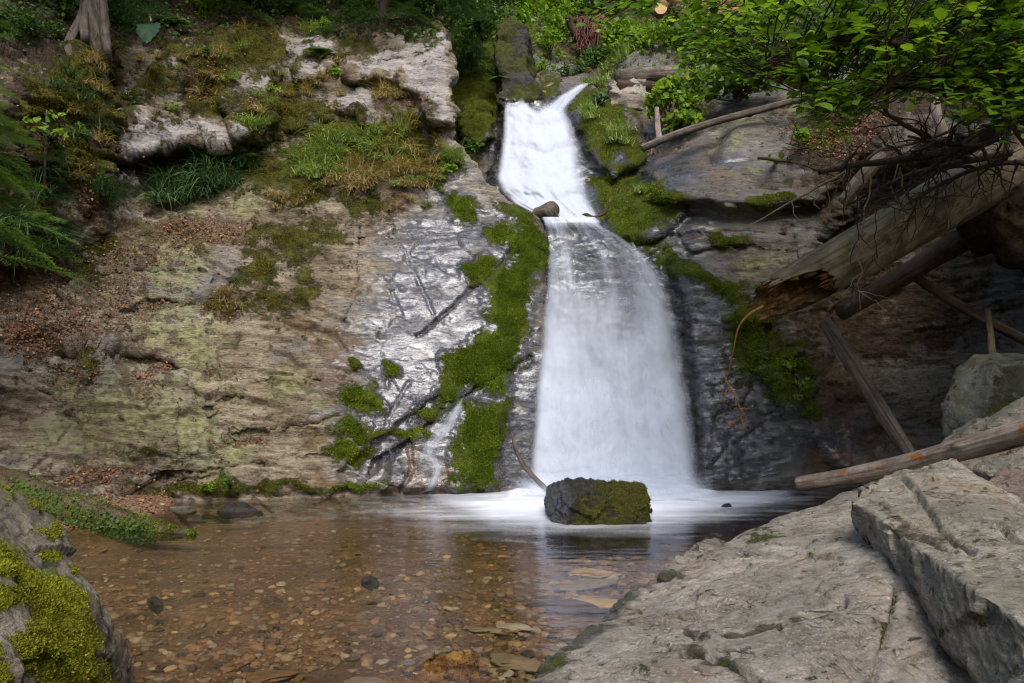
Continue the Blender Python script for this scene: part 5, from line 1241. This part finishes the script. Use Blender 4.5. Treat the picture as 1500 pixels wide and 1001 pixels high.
shrub('plant', 'small bright leafed plant below the shrub on the smooth rock', on_gorge(1180,205)[0], [E(1170,196,10.6,20,9)], 90, .07, 'leaf_bright')
shrub('plant', 'tiny plant with one big bright leaf on the grey rock face', on_gorge(1135,240)[0], [E(1135,232,10.4,12,4)], 14, .10, 'leaf_bright')
shrub('plant', 'small green plant on the dark wet rock below the broken log', on_gorge(1160,550)[0], [E(1150,535,9.9,20,14), E(1178,562,9.9,14,8), E(1165,580,9.9,8,5)], 210, .04, 'leaf_bright')
shrub('plant', 'small leafy plant in the dark recess left of the upper falls', P(690,228,12.9), [E(690,215,12.8,12,12)], 130, .07, 'fern')
shrub('plant', 'small green plant at the waterline under the left rock', on_cliff(300,716)[0], [E(302,712,8.65,12,6)], 70, .035, 'leaf_bright')
shrub('plant', 'leafy plant at the waterline in the middle of the left rock', on_cliff(338,712)[0], [E(336,706,8.75,10,6)], 60, .035, 'fern')
shrub('plant', 'light green plant on the pale rocks at the upper left', on_cliff(405,140)[0], [E(405,132,11.8,16,7)], 80, .05, 'leaf_bright')
for lab, u, v, n_, sz, mt in [('small fern like herb on the mossy rock below the butterbur leaf', 285, 100, 90, .05, 'fern'), ('small green herb above the pale rock block at the upper left', 250, 160, 70, .045, 'hazel'), ('small herb among the straw grass on the crest', 480, 100, 80, .05, 'leaf_bright'),
    ('small herb hanging at the right end of the grassy ledge', 655, 262, 110, .05, 'leaf_bright'), ('leafy herb on the mossy bank right of the old trunk', 185, 150, 90, .05, 'fern'), ('leafy herb on the dark bank under the young fir', 110, 205, 90, .05, 'hazel'), ('leafy herb at the top of the crest block', 600, 60, 90, .05, 'fern'), ('low green herb on the left rock above the sedge', 370, 235, 90, .045, 'fern')]:
    p, nn_ = on_cliff(u, v); c = p + nn_ * .08; shrub('herb', lab, p, [(c, (.16, .10, .10))], n_, sz, mt, 3, cat='plant')
# background undergrowth, each bush a thing
kinds_b = [('leaf_bright', 'bright green bush on the wooded slope behind the falls'), ('hazel', 'mid green bush on the wooded slope behind the falls'), ('leaf_dark', 'dark green bush on the wooded slope behind the falls'), ('fern', 'grass green bush on the wooded slope behind the falls')]
bushp = []
for k, (mt, lab) in enumerate(kinds_b):
    r = shrub('bush', lab, (0, 0, 0), [((0, 0, .5), (.55, .5, .42)), ((.3, .1, .75), (.35, .35, .3)), ((-.35, -.1, .65), (.35, .35, .3))], 620, .095, mt, 5, 'bushes behind the falls, ' + lab.split(' bush')[0], tilt=.8); bushp.append(r)
bsp = [(700,25,1.1,2),(735,10,1.2,1),(760,60,.8,1),(790,40,1.0,0),(800,95,.7,0),(812,75,.8,1),(775,15,1.3,2),(820,20,1.2,2),(850,8,1.2,1),(815,50,.9,0),(872,100,.6,3),(895,20,1.1,2),(930,15,1.0,1),(960,90,.7,0),(700,70,.8,2),(690,110,.6,3),
       (655,30,.9,2),(720,50,.7,3),(1000,45,1.0,2),(1050,60,1.0,2),(1100,40,1.0,1),(1150,60,1.0,2),(1000,80,.8,1),(840,110,.45,3),(790,110,.5,0),(750,112,.4,0),(680,5,1.2,1),(880,40,1.1,2),(1220,70,1.0,2),(1300,90,1.0,2),(1400,90,1.0,2),(830,-10,1.4,2),(930,-15,1.4,2),(1010,-10,1.4,2),(760,-20,1.4,2)]
used = set()
for u, v, s, k in bsp:
    p, n_ = on_gorge(u, v)
    o = bushp[k] if k not in used else dup(bushp[k]); used.add(k)
    o.location = p - np.array([0, 0, .15]); o.scale = (s,) * 3; o.rotation_euler = (0, 0, rng.uniform(0, 6.3))
used2 = {}
for u, v, s, k in [(20,12,.8,2),(85,34,.55,3),(200,16,.7,2),(248,8,.8,3),(300,30,.5,1),(345,22,.7,2),(445,26,.6,3),(490,22,.7,2),(530,30,.6,1),(585,22,.7,2),(622,30,.6,3),(60,70,.4,2),(180,45,.4,3),(400,34,.5,3),(470,52,.35,0),(10,60,.5,2),(110,-10,.9,2),(400,-10,.9,2)]:
    o = dup(bushp[k]); p, nn_ = on_cliff(u, v); o.location = p - np.array([0, 0, .1]); o.scale = (s,) * 3; o.rotation_euler = (0, 0, rng.uniform(0, 6.3))
    o['label'] = ['bright green', 'mid green', 'dark green', 'grass green'][k] + ' bush on the bank above the left rock'; o['group'] = ['bright green', 'mid green', 'dark green', 'grass green'][k] + ' bushes above the left rock'
vA_ = np.repeat(np.linspace(-140, 800, nyA), nxA + curl); selA = np.nonzero((v0A < 62 + 25 * fbm(np.column_stack([u0A / 60, v0A / 60, 0 * u0A]), 3, 44)) & (v0A > -60))[0]
k = rng.choice(selA, 7000); S = Soup()
leaves(S, VA[k] + Nrm[k] * .05 + rng.normal(size=(7000, 3)) * .05, .06 * rng.uniform(.4, 1.3, 7000), .7, (0, -.5, .7), None, np.clip(.40 + .5 * fbm(VA[k] * 1.2, 3, 5) + rng.normal(size=7000) * .15, 0, 1))
tag(S.build('undergrowth', M['fern'], origin=VA[k[0]]), 'low leafy ground cover on the bank above the left rock', 'undergrowth', kind='stuff')
# white trickle over the wet rock left of the falls
def trickle(path, wid, body):
    c = spline([(a, b, 0) for a, b in path], 50); s = np.linspace(-1, 1, 9); S_, T_ = np.meshgrid(s, np.linspace(0, 1, 50))
    w_ = np.interp(T_, np.linspace(0, 1, len(wid)), wid); uu_ = c[:, 0][:, None] + S_ * w_; vv_ = c[:, 1][:, None] + 0 * S_
    V = np.array([on_cliff(a, b)[0] for a, b in zip(uu_.ravel(), vv_.ravel())]); V = box_blur(V, 50, 9, 1); V[:, 1] -= .035
    mk('trickle', V, grid_faces(50, 9), M['veil'], wf, attrs={'body': (body * (1 - np.abs(S_) ** 2) - .1 - .2 * smooth(.12, 0, T_)).ravel()}, uv=np.column_stack([(S_.ravel() + 1) * .12, T_.ravel() * .6]))
trickle([(678,585),(664,606),(648,632),(628,660),(640,688),(628,722)], [5, 12, 20, 17, 11, 13], .62)
trickle([(500,672),(520,690),(548,704),(575,716)], [4, 7, 7, 6], .5)
trickle([(545,500),(560,545),(590,590)], [5, 9, 5], .35)
# leafy ground cover of the slope
sel = np.nonzero((v0B_ := np.tile(np.linspace(-160, 800, nyB)[:, None], (1, nxB)).ravel()) < 108)[0]
k = rng.choice(sel, 15000); S = Soup()
leaves(S, VB[k] + rng.normal(size=(15000, 3)) * .12 + np.array([0, -.08, .08]), .085 * rng.uniform(.5, 1.3, 15000), .7, (0, -.5, .7), None, np.clip(.45 + .5 * fbm(VB[k] * .5, 3, 5) + rng.normal(size=15000) * .15, 0, 1))
tag(S.build('undergrowth', M['hazel'], origin=VB[k[0]]), 'leafy ground cover on the wooded slope behind the falls', 'undergrowth', kind='stuff')
# --- grass tufts
def tuft(name, nb, L, w, mat, droop, spread):
    S = Soup(); a = rng.uniform(0, 6.28, nb); out = np.column_stack([np.cos(a), np.sin(a), 0 * a]); b = rng.normal(size=(nb, 3)) * spread * np.array([1, 1, .1])
    l = L * rng.uniform(.5, 1.15, nb); dr = droop * rng.uniform(.5, 1.4, nb); lean = rng.uniform(.1, .7, nb)
    t = np.linspace(0, 1, 6)
    for k in range(nb):
        c = b[k] + out[k] * (lean[k] * t * l[k] + dr[k] * .5 * l[k] * t ** 2)[:, None] + np.array([0, 0, 1.0]) * (l[k] * (t * .9 - dr[k] * .85 * t ** 2.2))[:, None]
        sdv = np.cross(out[k], [0, 0, 1.0]) + rng.normal(size=3) * .2; ww = w * (1 - t ** 2 * .92)
        V = np.concatenate([c - sdv * ww[:, None] * .5, c + sdv * ww[:, None] * .5]); F = [[i, i + 1, i + 7, i + 6] for i in range(5)]; S.raw(V, F, np.clip(rng.normal() * .25 + .5, 0, 1))
    return S.build(name, M[mat])
tk = {}
for key, mat, lab, grp in [('g', 'grass', 'green grass tuft growing on the ledge across the left rock', 'green grass tufts on the left rock'), ('s', 'straw', 'straw coloured dry grass tuft hanging on the left rock', 'straw grass tufts on the left rock'),
                      ('d', 'grass_dark', 'dark blue green sedge tuft on the shaded left bank', 'sedge tufts on the left bank'), ('b', 'grass', 'bright green grass tuft beside the upper falls', 'grass tufts beside the upper falls')]:
    tk[key] = [[tag(tuft('grass_tuft', 70, (.34, .32, .36, .24)['gsdb'.index(key)], .010, mat, (.75, .95, 1.0, .45)['gsdb'.index(key)], .05), lab, 'grass', grp) for _ in range(3)], 0]
def put_tuft(key, p, s, n=None):
    src, c = tk[key]; o = src[c] if c < 3 else dup(src[rng.integers(3)]); tk[key][1] = c + 1
    o.location = p + np.array([0, -.03, 0]); s *= 1.25; o.scale = (s * rng.uniform(.85, 1.15), s, s * rng.uniform(.8, 1.2)); o.rotation_euler = (rng.normal() * .15 + .25, rng.normal() * .2, rng.uniform(0, 6.3))
def scatter(key, poly, n, s0, s1, surf=on_cliff):
    for u, v in poly_points(poly, n): put_tuft(key, surf(u, v)[0], rng.uniform(s0, s1))
scatter('g', [(415,235),(450,212),(540,205),(600,200),(630,225),(570,250),(480,272),(430,265)], 40, .7, 1.25)
scatter('g', [(640,205),(660,225),(690,250),(665,250)], 5, .5, .8); scatter('g', [(340,180),(420,165),(430,200),(370,215)], 6, .5, .8)
scatter('g', [(430,60),(480,40),(520,70),(470,80)], 4, .5, .8); scatter('g', [(655,60),(715,60),(715,130),(665,110)], 10, .6, 1.0, on_gorge)
scatter('s', [(540,230),(600,180),(645,185),(650,250),(590,285),(500,290),(470,282)], 34, .6, 1.1); scatter('s', [(545,120),(610,120),(600,150),(550,155)], 9, .6, .9); scatter('s', [(440,120),(480,115),(480,150),(450,150)], 5, .6, .9)
scatter('s', [(320,440),(350,430),(345,465),(322,460)], 4, .6, .9); scatter('s', [(380,290),(470,280),(460,310),(390,310)], 7, .5, .8); scatter('s', [(105,50),(165,90),(160,150),(135,140)], 6, .6, 1.0); scatter('s', [(300,100),(330,95),(330,130),(300,130)], 4, .5, .8)
scatter('g', [(200,120),(420,60),(440,150),(330,230),(240,170)], 14, .35, .75); scatter('s', [(180,80),(420,40),(640,60),(640,110),(440,160),(240,200)], 22, .35, .7); scatter('g', [(520,280),(640,240),(660,290),(560,330)], 7, .35, .6); scatter('s', [(560,250),(650,225),(640,290),(560,310)], 12, .5, .8)
scatter('d', [(60,110),(160,90),(150,250),(60,300)], 14, .5, 1.0); scatter('s', [(60,110),(160,90),(150,250),(60,300)], 8, .5, .9)
scatter('d', [(225,280),(300,240),(360,240),(350,280),(300,305),(250,320)], 26, .8, 1.3); scatter('d', [(125,270),(155,270),(150,310),(130,310)], 5, .8, 1.1); scatter('d', [(0,320),(90,330),(60,370),(0,370)], 8, .8, 1.2); scatter('d', [(130,80),(155,90),(165,120),(150,130)], 3, .8, 1.1)
scatter('b', [(888,192),(915,195),(918,220),(892,215)], 7, .7, 1.1, on_gorge); scatter('b', [(850,160),(870,160),(870,185),(855,180)], 5, .7, 1.1, on_gorge); scatter('b', [(860,125),(900,112),(905,125),(870,140)], 6, .5, .9, on_gorge); scatter('b', [(935,285),(960,280),(960,300),(930,300)], 3, .5, .7, on_gorge); scatter('b', [(885,60),(950,60),(950,110),(890,110)], 10, 1.1, 1.8, on_gorge)
scatter('b', [(955,120),(985,125),(960,170),(945,150)], 5, .7, 1.0, on_gorge)
# --- ferns
def fern(label, base, n, L, group=None, up=.7, side=None):
    r = empty('fern', base); tag(r, label, 'fern', group)
    for k in range(n):
        S = Soup(); a = rng.uniform(0, 6.28) if side is None else side + rng.normal() * .8
        h = np.array([math.cos(a), math.sin(a), 0]); t = np.linspace(0, 1, 26); l = L * rng.uniform(.7, 1.1)
        c = np.array(base) + h * (l * .8 * t)[:, None] + np.array([0, 0, 1]) * (l * (up * t - .75 * t ** 2))[:, None]
        V, F = tube(c[::5], np.linspace(.005, .002, 6), 4, cap=False); S.raw(V, F, .3)
        T = unit(np.gradient(c, axis=0)); sd_ = np.cross(T, [0, 0, 1.0]); up_ = np.cross(sd_, T)
        ln = l * .30 * np.sin(np.pi * np.clip(t * .9 + .1, 0, 1)) ** .8
        for sg in (1, -1):
            d = unit(sd_ * sg + T * .35 - up_ * .1)
            S.add(np.array([(0, 0, 0), (.13, .3, 0), (.05, 1, -.05), (-.10, .4, 0)], float), np.array([[0, 1, 2, 3]]), c[2:], np.cross(d, up_)[2:], d[2:], up_[2:], ln[2:], np.clip(.5 + rng.normal(size=24) * .15 + .2 * t[2:], 0, 1))
        S.build('frond', M['fern'], r)
for lab, (u, v), sf, n, L in [('fern growing at the top of the wooded recess left of the falls', (705,52), on_gorge, 9, .7), ('fern hanging from the mossy pillar behind the upper falls', (745,40), on_gorge, 8, .6), ('fern at the foot of the mossy pillar by the lip of the falls', (735,125), on_gorge, 8, .5),
    ('fern on the shaded bank at the left edge, beside the young spruces', (60,330), on_cliff, 9, .6), ('small fern under the blue green leaf at the top left', (255,40), on_cliff, 8, .5), ('small fern below the dark spruce on the crest', (470,82), on_cliff, 7, .4)]:
    p, n_ = sf(u, v); fern(lab, p + n_ * .02, n, L, side=-1.57)
# --- conifers
def bough_template(step=.016, droop=.25):
    V, F, R, c = [], [], [], 0
    def needle(p, d, l, w, n, r):
        nonlocal c
        s = np.cross(d, n) * w; V.extend([p - s, p + s, p + d * l + s * .3, p + d * l - s * .3]); F.append([c, c + 1, c + 2, c + 3]); R.extend([r] * 4); c += 4
    def twig(p0, d0, L, r0):
        m = max(3, int(L / step)); nn = np.array([0, 0, 1.0])
        for k in range(m):
            t = k / m; p = p0 + d0 * L * t + np.array([0, 0, -droop * L * t * t * .6]); s = np.cross(d0, nn)
            for sg in (1, -1):
                d = unit(d0 * .75 + s * sg * .75 + nn * rng.uniform(-.1, .35)); needle(p, d,   .034 * rng.uniform(.8, 1.2), .0042, nn, np.clip(r0 + .45 * t ** 2 + rng.normal() * .08, 0, 1))
            if k % 2: needle(p, unit(d0 + nn * .6), .026, .003, s, r0)
    Y = np.array([0, 1.0, 0])
    twig(np.zeros(3), Y, 1.0, .35)
    for k in range(34):
        y = .06 + .9 * k / 34; sg = 1 if k % 2 else -1
        L = (1 - y) * .48 + .06; d = unit(np.array([sg * .85, .62, rng.normal() * .06])); p0 = np.array([0, y, -droop * y * y * .6]); twig(p0, d, L * rng.uniform(.8, 1.1), .25 + .2 * y)
        if L > .2:
            for m in (.45, .7):
                twig(p0 + d * L * m, unit(d * .7 + np.array([-sg * .15, .75, 0])), L * .35, .4)
    return np.array(V), np.array(F), np.array(R)
BT = [bough_template(.022, .3), bough_template(.024, .5)]
def soup_add_t(S, B, pos, X, Y, Z, sc, base):
    T, F, R = B; n0 = S.n; S.add(T, F, pos, X, Y, Z, sc); S.R[-1] = np.clip(np.tile(R, len(pos)) + np.repeat(base, len(T)), 0, 1)
def conifer(label, base, h, r0, z0, n, mat, trunk_r, seed, name='spruce', wood=True):
    r = empty(name, base); tag(r, label, 'spruce')
    S = Soup(); g = np.random.default_rng(seed); b = np.array(base)
    z = z0 + (h - z0) * np.linspace(0, 1, n) ** .9; a = np.arange(n) * 2.4 + g.normal(size=n) * .3
    L = r0 * (1 - (z - z0) / (h - z0 + 1e-6) * .93) * g.uniform(.8, 1.15, n)
    pitch = .15 - .35 * (1 - z / h) + g.normal(size=n) * .1
    d = np.column_stack([np.cos(a) * np.cos(pitch), np.sin(a) * np.cos(pitch), np.sin(pitch)]); X, Y, Z = frames(d, np.array([0, 0, 1.0]) + g.normal(size=(n, 3)) * .15)
    soup_add_t(S, BT[seed % 2], b + np.column_stack([0 * z, 0 * z, z]), X, Y, Z, L, g.normal(size=n) * .1)
    S.build('foliage', M[mat], r)
    c = spline([b - [0, 0, .2], b + [0, 0, h * .5], b + [0, 0, h]], 20); V, F = tube(c, np.linspace(trunk_r, .01, 20), 10, .08, seed); mk('trunk', V, clean_quads(F), M['twig'], r)
    return r
conifer('dark spruce on the crest above the straw grass', on_cliff(560,46)[0] + np.array([0, .1, -.3]), 5.5, 1.5, .25, 74, 'spruce', .10, 1)
conifer('dark spruce on the crest left of the mossy top', on_cliff(400,30)[0] + np.array([0, .1, -.3]), 5.5, 1.7, .3, 74, 'spruce', .10, 2)
conifer('spruce leaning over the wooded recess at the right end of the crest', on_cliff(630,40)[0] + np.array([.1, .3, -.3]), 4.5, 1.2, .2, 60, 'spruce', .08, 3)
conifer('spruce at the top of the left cliff beside the old trunk', on_cliff(280,10)[0] + np.array([0, .1, -.3]), 5.0, 1.6, .2, 70, 'spruce', .10, 4)
conifer('tall dark spruce at the top left corner', on_cliff(60,30)[0] + np.array([-.1, .3, -.4]), 6.0, 1.9, .7, 60, 'spruce', .12, 5)
conifer('young spruce with drooping boughs at the left edge', P(-40, 385, 6.9), 1.9, .95, .1, 46, 'fir', .04, 6)
conifer('young fir with light green tips at the left edge', P(-30, 250, 6.6), 1.3, .62, .05, 34, 'fir', .03, 7, 'fir')
conifer('small spruce sapling on the shaded left bank', on_cliff(70,290)[0] + np.array([0, -.1, -.05]), 1.0, .55, .05, 30, 'spruce', .02, 8)
conifer('small dark spruce sapling under the sedge on the left rock', on_cliff(300,285)[0] + np.array([0, -.05, -.05]), .55, .42, .03, 24, 'spruce', .015, 9)
conifer('small light green fir twig at the top left edge of the picture', P(-30, 60, 5.8), .9, .38, .05, 22, 'fir', .02, 10, 'fir')
SPR = [x for x in bpy.data.objects if x.name.startswith('spruce') and x.get('category') == 'spruce'][:2]
shrub('sapling', 'light green maple sapling on the shaded left bank', on_cliff(70,215)[0], [E(75,170,8.3,24,18), E(55,185,8.3,20,10), E(95,190,8.3,14,8)], 46, .07, 'leaf_bright', 2, cat='sapling')
# blue green butterbur leaf
hp = [(0,-.1),(.10,-.02),(.2,.02),(.33,-.02),(.45,.08),(.48,.25),(.42,.48),(.30,.70),(.14,.90),(0,1.02)]
o2 = [(-x, y) for x, y in hp[::-1][1:-1]]; outl = np.array(hp + o2); outl = np.repeat(outl, 2, 0) * .5 + .5 * np.roll(np.repeat(outl, 2, 0), -1, 0); outl = (outl - [0, .4]) * (1 + .045 * (-1.0) ** np.arange(len(outl)))[:, None] + [0, .4]; nV = len(outl); r1 = outl * .55 + np.array([0, .15])
zz_ = lambda p: .10 * np.abs(p[:, 0]) + .02 * np.sin(p[:, 1] * 20)
V = np.vstack([np.column_stack([outl[:, 0], outl[:, 1], zz_(outl) - .08 * np.hypot(outl[:, 0], outl[:, 1] - .4)]), np.column_stack([r1[:, 0], r1[:, 1], zz_(r1)]), [[0, .35, 0]]])
F = [[i, (i + 1) % nV, nV + (i + 1) % nV, nV + i] for i in range(nV)] + [[nV + i, nV + (i + 1) % nV, 2 * nV] for i in range(nV)]
bp = P(218, 34, 10.6); B3 = np.stack([unit(np.array([1, 0, .08])), unit(np.array([.08, -.35, -.93])), unit(np.array([0, -.93, .35]))])
o = mk('leaf_blade', V * .34 @ B3 + bp, F, M['teal'], None, bp, {'rnd': np.concatenate([np.where(np.arange(nV) % 2, .12, .25), np.full(nV, .3), [.45]])}); bu = empty('butterbur', bp); o.parent = bu; o.location = (0, 0, 0)
tag(bu, 'single big blue green heart shaped leaf hanging at the top left', 'plant')
V, F = tube(wiggle(bp + B3[1] * .0, on_cliff(222, 20)[0], 10, .1, 5), .012, 6, cap=False); mk('stalk', V, F, M['twig_pale'], bu)
S = Soup(); k = rng.choice(len(Vb), 900); pos = Vb[k] + rng.normal(size=(900, 3)) * np.array([.05, .05, 0]) + np.array([0, 0, .012])
leaves(S, pos, .032 * rng.uniform(.6, 1.4, 900), .18, (0, 0, 1), None, np.clip(.4 + rng.normal(size=900) * .25, 0, 1))
tag(S.build('sunken_leaves', M['dead_leaf'], origin=pos[0]), 'sunken brown leaves scattered over the stream bed', 'leaf litter', kind='stuff')
# leafy cover on the mossy log and litter
me = mlb.data; V = np.array([v.co[:] for v in me.vertices]) + np.array(ml.location); u, v = project(V); nrm = np.array([v_.normal[:] for v_ in me.vertices])
k = np.nonzero((nrm[:, 1] < .1) & (u > 20) & (u < 232) & (line_d(u, v, [(-50,672),(60,708),(150,745),(270,780)]) > 5))[0]; k = rng.choice(k, 1000)
S = Soup(); leaves(S, V[k] + nrm[k] * .02 + rng.normal(size=(1000, 3)) * .02, .024 * rng.uniform(.6, 1.4, 1000), .5, (0, -.6, .7), None, np.clip(.5 + .5 * fbm(V[k] * 6, 3, 4), 0, 1), LF * np.array([1.3, 1, 1])); S.build('leaf_cover', M['fern'], ml)
moss_on(mlb, 'moss', M['moss_green'], 5000, .018, lo=.4, parent=ml, window=(0, 680, 290, 800), seed=21)
def litter(V, Nn, w, n, size, label, seed):
    r = np.random.default_rng(seed); k = r.choice(len(V), n, p=w / w.sum()); S = Soup()
    pos = V[k] + Nn[k] * .012 + r.normal(size=(n, 3)) * .02; fc = Nn[k] * .7 + np.array([0, 0, .4])
    nz = unit(fc + r.normal(size=(n, 3)) * .45); d = r.normal(size=(n, 3)); Y = unit(d - nz * (d * nz).sum(1)[:, None]); X = np.cross(Y, nz)
    S.add(LF * np.array([1.1, 1, 2.2]), LFF, pos, X, Y, nz, size * r.uniform(.6, 1.3, n), np.clip(.5 + r.normal(size=n) * .27, 0, 1))
    tag(S.build('leaf_litter', M['dead_leaf'], origin=V[k[0]]), label, 'leaf litter', kind='stuff')
wl = np.clip(litA - .25 + .55 * fbm(VA * 2.5, 4, 90), 0, 1) ** 1.5 * (np.abs(u0A) < 5000) * np.clip(.35 + Nrm[:, 2] * 1.6, .05, 1) + .004 * (u0A < 520)
litter(VA, Nrm, wl, 7000, .030, 'brown fallen leaves caught on the ledges of the left rock', 91)
wl = np.clip(litB - .2 + .5 * fbm(VB * 2.5, 4, 92), 0, 1) ** 1.5 + 1e-6
litter(VB, Nb, wl, 2200, .032, 'brown fallen leaves on top of the right rocks', 93)
sh = (Vb[:, 2] > -.01) * 1.0 + 1e-9
litter(Vb, np.tile([0, 0, 1.0], (len(Vb), 1)), sh * (Vb[:, 1] > 5), 1500, .038, 'brown fallen leaves on the left shore', 94)
# ------------------------------------------------------------------ unseen spruces added around the gorge to block the sky and deepen the shade
for k, (x, y, z, s) in enumerate([(-10,9,3,2.6),(-7.5,-3,0,3.0),(-11,-1,0,3.2),(8.5,1.5,0,3.0),(9.5,5,1,3.0),(10,9,2,2.8),(7.5,-3,0,3.0),(11,-1,0,3.2),(9,13,6,2.4),
                              (-6.5,-8,0,2.8),(-11,-7,0,3.2),(6.8,-8,0,2.8),(11,-7,0,3.2),(-8,-13,0,3.0),(9,-13,0,3.0),(-3.5,-19,0,1.7),(1,-22,0,1.7),(4.5,-19,0,1.7),(-12,13,6,2.2)]):
    o = dup(SPR[k % 2]); o.location = (x, y, z - .5); o.scale = (s,) * 3; o.rotation_euler = (0, 0, k * 1.3)
    o['label'] = 'tall unseen spruce added around the pool to block the sky'; o['group'] = 'tall unseen spruces added around the pool'
